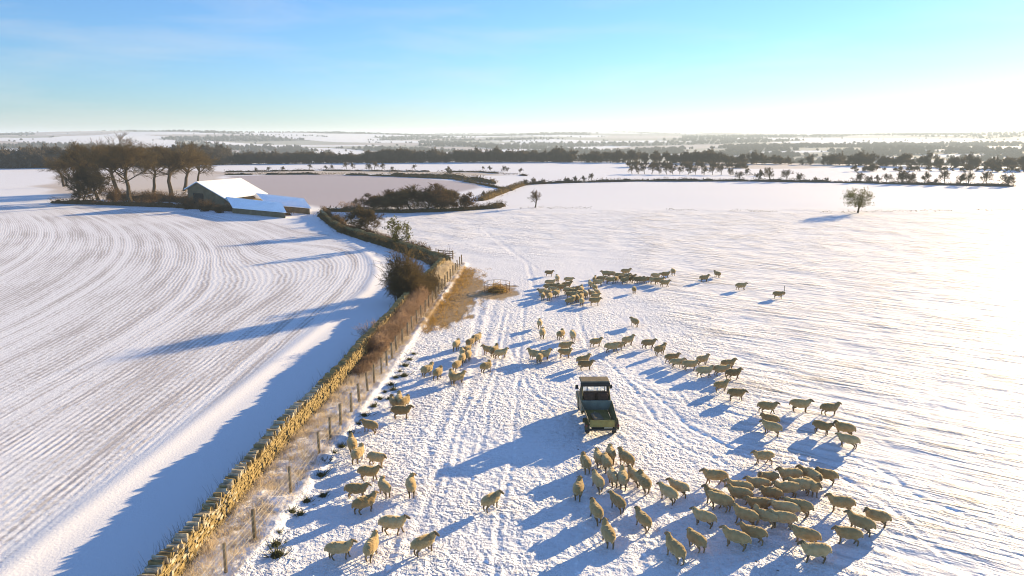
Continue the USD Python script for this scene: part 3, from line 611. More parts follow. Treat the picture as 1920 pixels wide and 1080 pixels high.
# hedgerow trees before and beyond the far white field
HR = [(1386, 339, 318, 'a'), (1420, 340, 314, 'b'), (1441, 340, 315, 'a'), (1475, 340, 314, 'a'), (1498, 341, 321, 'c'), (1528, 341, 330, 'c'), (1550, 341, 331, 'c'), (1611, 342, 319, 'c'), (1630, 342, 327, 'c'), (1648, 343, 325, 'b'),
      (1662, 343, 322, 'a'), (1690, 344, 313, 'c'), (1704, 344, 318, 'c'), (1732, 345, 318, 'b'), (1755, 345, 333, 'c'), (1772, 345, 314, 'a'), (1814, 348, 318, 'a'), (1800, 347, 322, 'b'), (1850, 348, 316, 'a'), (1890, 349, 320, 'c'),
      (985, 347, 334, 'c'), (1000, 346, 331, 'c'), (1018, 345, 333, 'c'), (1062, 343, 330, 'c'), (1078, 342, 328, 'c'), (1096, 341, 327, 'b'), (1110, 340, 322, 'a'), (1215, 340, 334, 'c'), (1295, 340, 333, 'c')]
def where(x):
    marks = [(985, 'beside the bend of the hedge'), (1078, 'right of the hedge bend'), (1215, 'right of the centre'), (1400, 'left of the tall pair'), (1475, 'in the middle of the row'), (1560, 'just beyond the lone tree'), (1650, 'right of the lone tree'), (1732, 'towards the right end'), (1850, 'at the right end')]
    return min(marks, key=lambda m: abs(m[0] - x))[1]
RANK = {}
for x, b, t, k in HR: RANK.setdefault(where(x), []).append(x)
ORD = ['first', 'second', 'third', 'fourth', 'fifth', 'sixth', 'seventh', 'eighth']
for x, b, t, k in sorted(HR):
    i = RANK[where(x)]; n = sorted(i).index(x)
    lab = f"{dict(a='spreading bare tree', b='upright bare tree', c='low rounded bush')[k]} in the far hedgerow {where(x)}" + (f", {ORD[n]} from left" if len(i) > 1 else '')
    plant('hedge_' + k, (x, b), b - (b - t) * 0.82, lab, 'hedgerow_bush' if k == 'c' else 'hedgerow_tree', 'bush' if k == 'c' else 'tree', 'trees and bushes of the far hedgerow', 1.25 if k == 'c' else 1.0)
HR2 = [(x, 326 + (x - 1180) * 0.012, 326 - h, k) for x, h, k in [(1185, 14, 'a'), (1197, 17, 'b'), (1208, 16, 'a'), (1222, 18, 'a'), (1236, 14, 'b'), (1250, 15, 'a'), (1262, 17, 'b'), (1275, 13, 'a'), (1290, 15, 'b'), (1304, 12, 'a'), (1320, 14, 'b'), (1336, 13, 'a'), (1352, 15, 'a'), (1370, 12, 'c'), (1400, 11, 'c'), (1440, 12, 'a')]]
for i, (x, b, t, k) in enumerate(HR2):
    plant('hedge_' + k, (x, b), t, 'small hazy bare tree in the distant row behind the far hedgerow', 'distant_tree', 'tree', 'distant row of trees behind the far hedgerow')
HR3 = [(580, 318, 308), (612, 318, 310), (622, 317, 309), (650, 317, 305), (661, 317, 306), (692, 318, 306), (702, 318, 303), (716, 318, 306), (735, 319, 312), (778, 319, 309), (838, 324, 312), (842, 330, 316), (905, 319, 312), (920, 320, 311), (945, 321, 311), (952, 322, 314), (975, 324, 315), (480, 322, 314), (505, 322, 313), (530, 321, 312)]
for i, (x, b, t) in enumerate(HR3):
    plant('hedge_' + 'abc'[i % 3], (x, b), t, 'small hedge tree on the tan field line behind the mauve field', 'distant_tree', 'tree', 'small trees on the tan field line', 1.1)
plant('hedge_a', (616, 293), 281, 'single dark round tree alone on a distant white field', 'distant_tree', wide=1.5)

# scrub and hedges
def hedge(pts, w, h, label, mat, seed, per_m=30, tw=0.05, core=True, pix=True, name='hedge', ln=0.55, wob=0.5, gaps=0.0):
    g = np.random.default_rng(seed); P = np.array([ground(*p) for p in pts]) if pix else np.array([(x, y, gz(x, y)) for x, y in pts])
    L = polyline(P, np.array([0.0]))[2]; t = thing(name, label=label, cat='hedge' if 'hedge' in name else 'bush')
    top = lambda s: h * (1 - wob + 2 * wob * meshkit.fbm(np.stack([s / (h * 2.2), s * 0 + seed, s * 0], -1), 3, seed))
    if core:
        S = np.arange(0, L + w * 0.3, max(w * 0.4, 0.4)); q, d, _ = polyline(P, np.minimum(S, L)); lf = np.stack([-d[:, 1], d[:, 0], d[:, 0] * 0], 1); lf /= np.linalg.norm(lf, axis=1, keepdims=True) + 1e-9
        hh = top(S) * 0.62; ww = w * 0.38 * (0.7 + 0.6 * meshkit.fbm(np.stack([S, S * 0 + seed, S * 0 + 4], -1), 2, seed))
        tp_ = np.clip(np.minimum(S, L + .01 - np.minimum(S, L)) / (w * 0.8), 0.05, 1) ** 0.6; hh = hh * tp_; ww = ww * tp_
        if gaps: hh = hh * (meshkit.fbm(np.stack([S / 9, S * 0 + seed, S * 0 + 2], -1), 2, seed) > gaps)
        a = np.linspace(0, math.pi, 7); v = np.stack([q + lf * (ww * math.cos(k))[:, None] + np.stack([S * 0, S * 0, hh * math.sin(k) - 0.1], 1) for k in a], 1)
        v = v + g.normal(0, 0.09 * min(w, h), v.shape)
        f = [[i * 7 + k, i * 7 + k + 1, (i + 1) * 7 + k + 1, (i + 1) * 7 + k] for i in range(len(S) - 1) for k in range(6)]
        m = MB(); m.add(v.reshape(-1, 3), f); m.build('inner_growth', mat, t)
    n = int(L * per_m); s = g.uniform(0, L, n)
    if gaps: s = s[meshkit.fbm(np.stack([s / 6, s * 0 + seed, s * 0 + 2], -1), 3, seed) > gaps]; n = len(s)
    q, d, _ = polyline(P, s); lf = np.stack([-d[:, 1], d[:, 0], d[:, 0] * 0], 1); o = g.normal(0, 0.3, n) * w
    hz = top(s) * g.uniform(0.15, 0.95, n) * (1 - 0.5 * np.minimum((o / w) ** 2 * 4, 1))
    p = q + lf * o[:, None]; p[:, 2] += hz; e = g.normal(0, 0.7, (n, 3)) + [0, 0, 0.5]; e /= np.linalg.norm(e, axis=1, keepdims=True)
    m = MB(); m.ribbons(p - e * ln * h * 0.5 * 0.5, p + e * ln * h * 0.5, tw, tw * 0.4, g); k = m.build('twigs', mat, t)
    tag(k, kind='stuff')
    return t
hedge([(96, 381), (200, 384), (330, 389), (440, 396), (545, 404)], 2.2, 1.5, 'ragged brown hedge along the top of the drilled field below the farm trees', M['twig_brown'], 41, 46, 0.07)
hedge([(200, 374), (270, 376), (350, 378), (400, 384)], 5.0, 2.8, 'brown scrub under the farm trees left of the barn', M['twig_brown'], 42, 90, 0.07, name='scrub', wob=0.6)
hedge([(600, 396), (680, 398), (760, 399), (850, 396), (940, 390)], 1.6, 1.2, 'dark hedge along the foot of the copse', M['twig'], 43, 40, 0.08)
hedge([(690, 390), (740, 391), (800, 391), (836, 388)], 3.5, 1.7, 'dense brown undergrowth filling the copse', M['twig'], 57, 90, 0.08, core=False, name='undergrowth')
hedge([(640, 392), (700, 394)], 5, 1.6, 'low brown scrub left of the copse', M['bramble'], 44, 80, 0.07, name='scrub')
hedge([(890, 392), (925, 389), (948, 387)], 2.0, 1.6, 'short ragged hedge right of the round dark bush', M['twig'], 45, 40, 0.08)
hedge([(900, 377), (940, 362), (965, 352), (985, 346)], 3.0, 1.5, 'dark hedge running up from the copse to the bend', M['twig'], 46, 30, 0.1)
hedge([(985, 346), (1060, 343), (1200, 340), (1400, 340), (1600, 343), (1700, 346), (1760, 347), (1900, 350)], 2.5, 1.3, 'long dark hedge along the far side of the white field', M['twig_grey'], 47, 14, 0.16)
hedge([(975, 391), (1060, 391), (1150, 391), (1260, 394), (1400, 397), (1560, 399), (1700, 397), (1824, 395), (1920, 394)], 0.5, 0.4, 'low broken hedge line crossing the white pasture to the lone olive tree', M['twig'], 48, 9, 0.10, core=False, wob=0.9, gaps=0.42)
hedge([(420, 328), (580, 327), (680, 329), (740, 331), (850, 336), (960, 358)], 2.4, 1.1, 'dark hedge along the top of the mauve field', M['twig'], 49, 12, 0.14, gaps=0.3)
hedge([(730, 330), (850, 333), (930, 345)], 3.0, 1.9, 'thicker dark hedge at the right of the mauve field', M['twig'], 50, 12, 0.16)
hedge([(420, 323), (600, 320), (800, 322), (900, 323), (990, 330)], 2.5, 1.0, 'brown hedge on the tan field line', M['twig_brown'], 51, 8, 0.18, gaps=0.35)
# brambles and rank growth between wall and fence
for k, (y0, y1, off, w, h, mat, lab) in enumerate([
        (46.5, 51, 1.0, 1.3, 0.8, 'bramble', 'nearest tan bramble patch between wall and fence'), (51, 57, 1.0, 1.7, 1.25, 'bramble', 'tan bramble thicket where the golden wall disappears into growth'),
        (56, 63, 0.9, 2.0, 1.5, 'bramble', 'rounded pinkish brown bramble bank beside the fence'), (63, 69, 0.8, 2.1, 1.7, 'bramble', 'brown bramble bank below the tall bare bush'),
        (69, 76, 0.9, 2.0, 1.6, 'twig', 'olive scrub beside the fence behind the tall bare bush'), (76, 87, 0.8, 1.7, 1.2, 'frostgrass', 'pale frosted scrub near the fence corner')]):
    ys = np.linspace(y0, y1, 4); xs = (np.interp(ys, WALL[:, 1], WALL[:, 0]) + np.interp(ys, FENCE[:, 1], FENCE[:, 0])) / 2 - 0.3 * off
    hedge(list(zip(xs, ys)), w, h, lab, M[mat], 60 + k, 520, 0.028, True, False, 'bramble', 0.5, 0.45)
def bush(base, top, wide, mat, label, seed, stems, cat='bush', twigs=8, tw=0.03, name='bare_bush', lean=0.5):
    p = ground(*base); d = depth(p); h = (base[1] - top) * d / F; w = wide * d / F
    t = thing(name, p, 0, label, cat); obj('branches', bush_mesh(seed, w, h, stems, twigs, tw, lean), M[mat], t)
for k, (bx, by, tp, w, lab) in enumerate(BUSHES): bush((bx, by), tp, w, 'twig_brown', lab, 170 + k, 90, tw=0.07, twigs=9)
bush((757, 567), 474, 74, 'twig', 'tallest bare bush rising over the wall, casting a long shadow over the field', 71, 210, tw=0.05, twigs=14, lean=0.4)
bush((775, 548), 492, 44, 'twig', 'bare bush right behind the tallest one by the fence', 72, 130, tw=0.045, twigs=12)
bush((838, 492), 464, 34, 'twig_brown', 'sparse bare sapling at the corner of the walls', 73, 22, tw=0.03, twigs=5)
bush((812, 500), 478, 40, 'twig_grey', 'low dark bush beside the wooden gate', 74, 40, tw=0.04)
bush((700, 640), 600, 60, 'bramble', 'dark brown bramble on top of the wall end', 75, 60, tw=0.03, name='bramble')
bush((640, 420), 398, 30, 'twig', 'small dark bush where farm track meets the shaded wall', 76, 40, tw=0.06)
hedge([(600, 404), (640, 435), (690, 451), (745, 468), (800, 490), (838, 503)], 1.6, 1.1, 'dark weedy hedge hugging the foot of the shaded wall', M['twig'], 55, 60, 0.05, wob=0.7)
hedge([(606, 398), (646, 427), (700, 443), (752, 458), (806, 478)], 0.9, 1.15, 'ragged brown hedge on the pasture side of the shaded wall', M['twig_brown'], 56, 60, 0.05, wob=0.7)
# dead weeds in the shade at the wall's left foot, frosted grass on the bank, tufts under the fence
def blades(n, xf, yr, h, w, mat, name, label, seed, lean=0.35, clump=0.35):
    g = np.random.default_rng(seed); c = n // 9; cy = g.uniform(*yr, c); cx = xf(cy, g, c); i = g.integers(0, c, n)
    x = cx[i] + g.normal(0, clump * 0.5, n); y = cy[i] + g.normal(0, clump, n); z = macro_z(x, y)
    d = np.stack([g.normal(0, lean, n), g.normal(0, lean, n), np.ones(n)], 1) * (h * g.uniform(0.45, 1.25, n))[:, None]
    m = MB(); p = np.stack([x, y, z], 1); m.ribbons(p, p + d, w, w * 0.3, g)
    tag(m.build(name, mat), label, 'grass', kind='stuff')
wl = lambda y: np.interp(y, WALL[:, 1], WALL[:, 0]); fl = lambda y: np.interp(y, FENCE[:, 1], FENCE[:, 0])
blades(3000, lambda y, g, c: wl(y) - 0.62 - np.abs(g.normal(0, 0.22, c)), (20, 60), 0.85, 0.016, M['weed'], 'dead_weeds', 'dead weeds standing in the blue shade along the wall', 81, 0.22, 0.15)
blades(20000, lambda y, g, c: wl(y) + 0.1 + g.uniform(0, 1, c) ** 1.3 * (fl(y) - wl(y) + 0.25), (20, 56), 0.34, 0.022, M['frostgrass'], 'frosted_grass', 'frosted tan grass on the bank between wall and fence', 82, 0.6, 0.16)
blades(6000, lambda y, g, c: fl(y) + g.uniform(-1.6, 0.1, c), (55, 88), 0.4, 0.02, M['frostgrass'], 'far_frosted_grass', 'frosted grass under the far half of the fence', 83, 0.5, 0.3)
blades(5200, lambda y, g, c: fl(y) + 0.3 + np.abs(g.normal(0, 1.2, c)), (58, 87), 0.16, 0.03, M['straw'], 'trodden_straw', 'golden straw trodden into the snow beside the far fence', 84, 0.9, 0.4)
tp = proto('class_grass_tuft'); g_ = np.random.default_rng(85); n_ = 90; a_ = g_.uniform(0, 6.28, n_); r_ = np.abs(g_.normal(0, .14, n_))
m_ = MB(); p_ = np.stack([r_ * np.cos(a_), r_ * np.sin(a_), 0 * a_ - .02], 1); m_.ribbons(p_, p_ * 1.9 + np.stack([g_.normal(0, .05, n_), g_.normal(0, .05, n_), g_.uniform(.1, .26, n_)], 1), 0.04, 0.012, g_); m_.build('blades', M['tuft'], tp)
m_ = MB(); m_.add(*icos((0, 0, 0.0), (0.19, 0.19, 0.11), 2, 0.4, 3, 2.2)); m_.build('mound', M['tuft'], tp)
TUFTS = [(521, 1000), (545, 962), (518, 1022), (556, 925), (562, 912), (582, 897), (592, 876), (604, 868), (600, 893), (575, 941), (563, 965), (640, 838), (656, 812), (606, 930), (520, 1042), (625, 850), (672, 795), (682, 780), (700, 762), (712, 748), (722, 735), (733, 722), (742, 708), (750, 697), (759, 686), (768, 675), (776, 664), (757, 705), (737, 731), (730, 748)]
for k, (px, py) in enumerate(TUFTS):
    p = ground(px, py); copy(tp, 'grass_tuft', p, k * 1.3, 'dark green grass tuft poking through snow just right of the wire fence' if px > 640 else 'dark green grass tuft in the snow by the nearest fence posts', 'grass tuft', 'dark tufts along the fence', (0.7 + 0.6 * ((k * 37) % 10) / 10) * (1.1 if py > 860 else 0.9))

# ------------------------------------------------------------ the farm buildings
def slab(q, t, mat, name, par):
    q = np.asarray(q, float); n = np.cross(q[1] - q[0], q[3] - q[0]); n /= np.linalg.norm(n); n = n if n[2] > 0 else -n
    m = MB(); m.add(np.vstack([q, q - n * t]), [[0, 1, 2, 3], [7, 6, 5, 4], [0, 4, 5, 1], [1, 5, 6, 2], [2, 6, 7, 3], [3, 7, 4, 0]]); return m.build(name, mat, par)
def barn():
    u = np.array([0.33, 0.944]); w = np.array([0.944, -0.33]); o = np.array([-71.4, 165.3]); L, HW, HL, ZR, ZE = 14.5, 7.4, 3.6, 5.7, 2.2; ZL = ZR - HL * (ZR - ZE) / HW
    t = thing('barn', label='big barn with a bright snow covered roof and dark gable below the farm trees', cat='barn')
    P = lambda a, b, z: np.array([*(o + u * a + w * b), z])
    m = MB()
    for a in (0.3, L - 0.6):
        m = MB(); m.add([P(a, -HL + .4, -.3), P(a, HW - .4, -.3), P(a, HW - .4, ZE - .1), P(a, 0, ZR - .22), P(a, -HL + .4, ZL - .1), P(a + .3, -HL + .4, -.3), P(a + .3, HW - .4, -.3), P(a + .3, HW - .4, ZE - .1), P(a + .3, 0, ZR - .22), P(a + .3, -HL + .4, ZL - .1)],
        [[0, 1, 2, 4], [4, 2, 3, 3], [6, 5, 9, 7], [7, 9, 8, 8], [0, 5, 6, 1], [1, 6, 7, 2], [5, 0, 4, 9]]); m.build('gable_wall', M['barn_wall'], t)
    for b, ze in ((-HL + .4, ZL), (HW - .7, ZE)):
        m = MB(); m.add([P(0.6, b, -.3), P(L - .6, b, -.3), P(L - .6, b + .3, -.3), P(.6, b + .3, -.3), P(.6, b, ze - .15), P(L - .6, b, ze - .15), P(L - .6, b + .3, ze - .15), P(.6, b + .3, ze - .15)], [[0, 1, 5, 4], [2, 3, 7, 6], [4, 5, 6, 7]]); m.build('side_wall', M['barn_wall'], t)
    slab([P(-.2, .01, ZR), P(L + .2, .01, ZR), P(L + .2, HW + .3, ZE - .12), P(-.2, HW + .3, ZE - .12)], .16, M['roof_snow'], 'roof', t)
    slab([P(-.2, -.01, ZR), P(-.2, -HL - .2, ZL - .08), P(L + .2, -HL - .2, ZL - .08), P(L + .2, -.01, ZR)], .16, M['roof_snow'], 'roof', t)
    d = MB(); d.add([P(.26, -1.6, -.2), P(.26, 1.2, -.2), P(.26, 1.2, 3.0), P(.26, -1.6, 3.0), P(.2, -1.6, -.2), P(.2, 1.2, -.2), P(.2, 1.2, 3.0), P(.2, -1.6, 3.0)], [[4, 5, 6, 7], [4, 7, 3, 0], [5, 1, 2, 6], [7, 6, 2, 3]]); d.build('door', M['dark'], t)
barn()
def shed(tl, tr, br, bl, label, back):
    """Long low snow-roofed shed; each corner of the near slope is (px, py, z); the far slope mirrors it."""
    A, B, C, D = (at(*c) for c in (tl, tr, br, bl)); t = thing('low_shed', label=label, cat='shed')
    slab([A, B, C, D], .14, M['roof_snow'], 'roof', t)
    B2 = B + (B - C) * [1, 1, 0] * back; A2 = A + (A - D) * [1, 1, 0] * back; B2[2] = C[2]; A2[2] = D[2]
    slab([A + [0, 0, -.01], A2, B2, B + [0, 0, -.01]], .14, M['roof_snow'], 'roof', t)
    e = (B - A) / np.linalg.norm(B - A); i = e * [1, 1, 0] * 0.35
    m = MB(); g = lambda p, z: np.array([p[0], p[1], z])
    b, c, b2 = B - i, C - i, B2 - i; cc = c + (b - c) * .07; bb2 = b2 + (b - b2) * .07
    m.add([g(cc, -.3), g(bb2, -.3), g(bb2, C[2] - .2), g(b, B[2] - .2), g(cc, C[2] - .2), *[x - e * .25 for x in (g(cc, -.3), g(bb2, -.3), g(bb2, C[2] - .2), g(b, B[2] - .2), g(cc, C[2] - .2))]],
          [[0, 1, 2, 4], [4, 2, 3, 3], [5, 9, 7, 6], [9, 8, 7, 7], [0, 4, 9, 5], [1, 6, 7, 2]]); m.build('gable_wall', M['pale_wall'], t)
    m = MB(); d0 = D + (A - D) * .06; m.add([g(d0, -.3), g(cc, -.3), g(cc, C[2] - .2), g(d0, D[2] - .2), g(d0 + (A - D) * .05, -.3), g(cc + (A - D) * .05, -.3), g(cc + (A - D) * .05, C[2] - .2), g(d0 + (A - D) * .05, D[2] - .2)], [[0, 1, 2, 3], [5, 4, 7, 6]]); m.build('side_wall', M['barn_wall'], t)
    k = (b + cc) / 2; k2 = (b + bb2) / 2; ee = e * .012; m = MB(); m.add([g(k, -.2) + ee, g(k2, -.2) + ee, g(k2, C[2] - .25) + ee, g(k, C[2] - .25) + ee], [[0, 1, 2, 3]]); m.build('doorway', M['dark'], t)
shed((424, 369, 2.5), (528, 380, 2.7), (537, 398, 1.2), (436, 389, 1.2), 'nearer low shed with blue shaded snow roof joined to the barn', 0.35)
shed((480, 362, 2.7), (570, 372, 2.8), (583, 390, 1.4), (500, 383, 1.3), 'farther low shed with shaded snow roof and open dark front right of the barn', 0.35)

# ------------------------------------------------------------ the pickup
def wheel(par, x, y, r=0.37, w=0.22):
    t = trimesh.creation.torus(r - 0.1, 0.1, 20, 8); t.apply_scale([1, 1, w / 0.2]); t.apply_transform(trimesh.transformations.rotation_matrix(math.pi / 2, [0, 1, 0])); t.apply_translation([x, y, r])
    wp = UsdGeom.Xform.Define(stage, path_of('wheel', par)).GetPrim(); obj('tyre', t, M['rubber'], wp, 40)
    c = trimesh.creation.cylinder(r - 0.13, w * 0.7, sections=16); c.apply_transform(trimesh.transformations.rotation_matrix(math.pi / 2, [0, 1, 0])); c.apply_translation([x, y, r]); obj('rim', c, M['grey_metal'], wp)
def rbox(a, b, r=0.04):
    a, b = np.array(a, float), np.array(b, float); r = min(r, (b - a).min() / 2.1)
    return m3.Manifold.batch_hull([m3.Manifold.sphere(r, 8).translate((float(x), float(y), float(z))) for x in (a[0] + r, b[0] - r) for y in (a[1] + r, b[1] - r) for z in (a[2] + r, b[2] - r)])
def R(name, a, b, mat, par, r=0.04): return obj(name, rbox(a, b, r), M[mat], par, 35)
def bar(name, pts, r, mat, par): m = MB(); m.tube(pts, r, 7); return m.build(name, M[mat], par)
def pickup():
    t = thing('pickup_truck', (4.80, 38.9, 0.0), math.radians(1.5), 'olive green open backed farm pickup driving away through the snow ahead of the sheep', 'pickup')
    # x right, y ahead, the rear at y = -2.45
    for x in (-0.74, 0.74):
        for y in (-1.75, 1.75): wheel(t, x, y)
    R('chassis', (-0.55, -2.3, 0.42), (0.55, 2.4, 0.6), 'black', t)
    R('bed_floor', (-0.62, -2.25, 0.64), (0.62, -0.1, 0.72), 'olive', t, 0.02)
    for s in (-1, 1):   # bed sides splay outward to the top and taper in to the tail
        m = MB(); m.add([(s * .62, -2.28, .66), (s * .66, -.12, .66), (s * .84, -.12, 1.18), (s * .76, -2.28, 1.02), (s * .68, -2.28, .66), (s * .72, -.12, .66), (s * .90, -.12, 1.18), (s * .82, -2.28, 1.02)],
            [[0, 1, 2, 3], [7, 6, 5, 4], [3, 2, 6, 7], [0, 3, 7, 4], [1, 5, 6, 2], [0, 4, 5, 1]] if s > 0 else [[3, 2, 1, 0], [4, 5, 6, 7], [7, 6, 2, 3], [4, 7, 3, 0], [2, 6, 5, 1], [1, 5, 4, 0]]); m.build('bed_side', M['green_paint'], t)
        bar('side_rail', [(s * .79, -2.28, 1.05), (s * .87, -.1, 1.21)], 0.03, 'green_paint', t)
        m = MB(); a = np.linspace(0.1, math.pi - 0.1, 9); 
        v = np.concatenate([[(xx, -1.75 + .50 * math.cos(k), .36 + .48 * math.sin(k)) for k in a] for xx in (s * .66, s * .93)]); m.add(v, [[i, i + 1, i + 10, i + 9] for i in range(8)]); m.add(v + [0, 0, .03], [[i + 9, i + 10, i + 1, i] for i in range(8)]); m.build('mudguard', M['green_paint'], t)
        R('tail_lamp', (s * .86 - .05, -2.4, .62), (s * .86 + .05, -2.33, .76), 'red', t, .02)
        R('lower_side', (s * .80 - .06, -.05, .42), (s * .80 + .06, 1.15, 1.12), 'green_paint', t, .05)
        bar('pillar', [(s * .80, .0, 1.15), (s * .74, .72, 2.06)], 0.045, 'green_paint', t)
        bar('pillar', [(s * .80, 1.22, 1.15), (s * .73, 1.02, 2.06)], 0.04, 'green_paint', t)
        m = MB(); v = np.array([(s * .80, .02, 1.12), (s * .80, 1.2, 1.12), (s * .735, 1.04, 2.06), (s * .74, .70, 2.06)]); v2 = v + [s * .02, 0, 0]; ff = [[0, 1, 2, 3], [7, 6, 5, 4], [0, 4, 5, 1], [1, 5, 6, 2], [2, 6, 7, 3], [3, 7, 4, 0]]
        m.add(np.vstack([v, v2]), ff); m.build('side_curtain', M['canopy_dark'], t)
        bar('mirror_arm', [(s * .80, 1.2, 1.45), (s * .98, 1.22, 1.6)], 0.018, 'black', t); R('mirror', (s * .99 - .09, 1.18, 1.5), (s * .99 + .09, 1.24, 1.74), 'black', t, .02)
        R('front_wing', (s * .76 - .15, 1.2, .55), (s * .76 + .15, 2.42, .98), 'green_paint', t, .08)
    R('headboard', (-0.86, -.12, .66), (0.86, -.04, 1.26), 'grey_metal', t, .02)
    R('tailgate', (-0.66, -2.36, .60), (0.66, -2.30, 1.0), 'olive', t, .02)
    R('number_plate', (0.1, -2.385, .50), (0.55, -2.365, .60), 'pale_wall', t, .008)
    R('rear_bumper', (-0.78, -2.44, .42), (0.78, -2.33, .54), 'black', t, .03)
    R('bonnet', (-0.66, 1.2, .8), (0.66, 2.3, 1.02), 'green_paint', t, .08)
    R('cab_floor', (-0.74, -.03, .50), (0.74, 1.18, .58), 'black', t, .02)
    R('bulkhead', (-0.74, -.02, .58), (0.74, .04, 1.16), 'green_paint', t, .02)
    R('cab_back', (-0.70, .21, 1.0), (0.70, .25, 1.70), 'seat', t, .015)
    R('dashboard', (-0.72, .92, .95), (0.72, 1.2, 1.34), 'black', t, .05)
    for x in (-.38, .38):
        R('seat', (x - .27, .12, .58), (x + .27, .66, .82), 'seat', t, .06); R('seat_back', (x - .30, .06, .82), (x + .30, .20, 1.62), 'seat', t, .05)
    a = np.linspace(0, 2 * math.pi, 17); bar('steering_wheel', [(.38 + .19 * math.cos(k), .80 - .07 * math.sin(k), 1.16 + .17 * math.sin(k)) for k in a], .018, 'black', t)
    R('roof', (-0.84, .60, 2.04), (0.84, 1.50, 2.16), 'canopy', t, .05)
    R('roof_edge', (-0.85, .52, 1.86), (0.85, .64, 2.10), 'black', t, .04)
    m = MB(); m.add([(-.70, 1.20, 1.2), (.70, 1.20, 1.2), (.68, 1.03, 1.98), (-.68, 1.03, 1.98)], [[0, 1, 2, 3]]); m.build('windscreen', M['glass'], t)
    for x, z in ((-.5, .96), (.5, .96)): R('rear_window_bar', (x - .02, .30, 1.3), (x + .02, .34, 1.95), 'black', t, .01)
    # load in the bed: a flat folded sheet
    p = thing('feed_sack', (4.72, 37.55, 0.725), 0.15, 'folded tan feed sack lying in the open bed of the pickup', 'sack')
    for k, (x, y, w, l, rz) in enumerate([(-.05, -.05, .55, .95, .2), ]):
        s = smoothed(rbox((x - w / 2, y - l / 2, 0), (x + w / 2, y + l / 2, .17), .07), .1, 4); s.vertices[:, 2] += 0.03 * (meshkit.fbm(np.array(s.vertices) * 5, 2, 4) - .5); obj('sack_body', s, M['canopy'], p, True)
        tie = MB(); tie.tube([(x - .05, y + l / 2, .09), (x + .02, y + l / 2 + .1, .12)], [.035, .06], 6); tie.build('tied_neck', M['canopy'], p)
pickup()

# ------------------------------------------------------------ ring feeder, stake
def feeder():
    c = np.array([-1.55, 73.9]); z = gz(*c); t = thing('ring_feeder', (*c, z), 0.3, 'rusty round hay feeder standing in a patch of brown straw', 'feeder')
    a = np.linspace(0, 2 * math.pi, 25); r = 1.35
    for h in (0.08, 0.55, 1.12): bar('hoop', [(r * math.cos(k), r * math.sin(k), h * .85) for k in a], 0.02, 'rust', t)
    for k in a[:-1:2]: bar('upright', [(r * math.cos(k), r * math.sin(k), 0.0), (r * 1.0 * math.cos(k), r * math.sin(k), 0.97)], 0.02, 'rust', t)
    g = np.random.default_rng(9); n = 900; p = np.stack([g.normal(0, .5, n), g.normal(0, .5, n), np.abs(g.normal(0, .25, n))], 1); p[:, 2] *= np.exp(-(p[:, :2] ** 2).sum(1)) * 1.8
    hay = thing('hay', (*c, z), 0, 'heap of brown hay inside the rusty ring feeder', 'hay'); m = MB(); m.add(*icos((0, 0, 0), (.95, .95, .42), 2, .3, 6)); m.ribbons(p, p + g.normal(0, .17, (n, 3)), .03, .02, g); tag(m.build('hay_heap', M['straw'], hay), kind='stuff')
feeder()
p = ground(1469.5, 553); m = thing('wooden_stake', p, 0, 'thin wooden stake beside the rightmost stray sheep', 'stake'); k = MB(); k.tube([(0, 0, -.2), (.03, 0, .95)], [.04, .03], 6); k.build('shaft', M['wood'], m); k = MB(); k.box((-.08, -.03, .05), (.1, .03, .2)); k.build('foot', M['rust'], m)

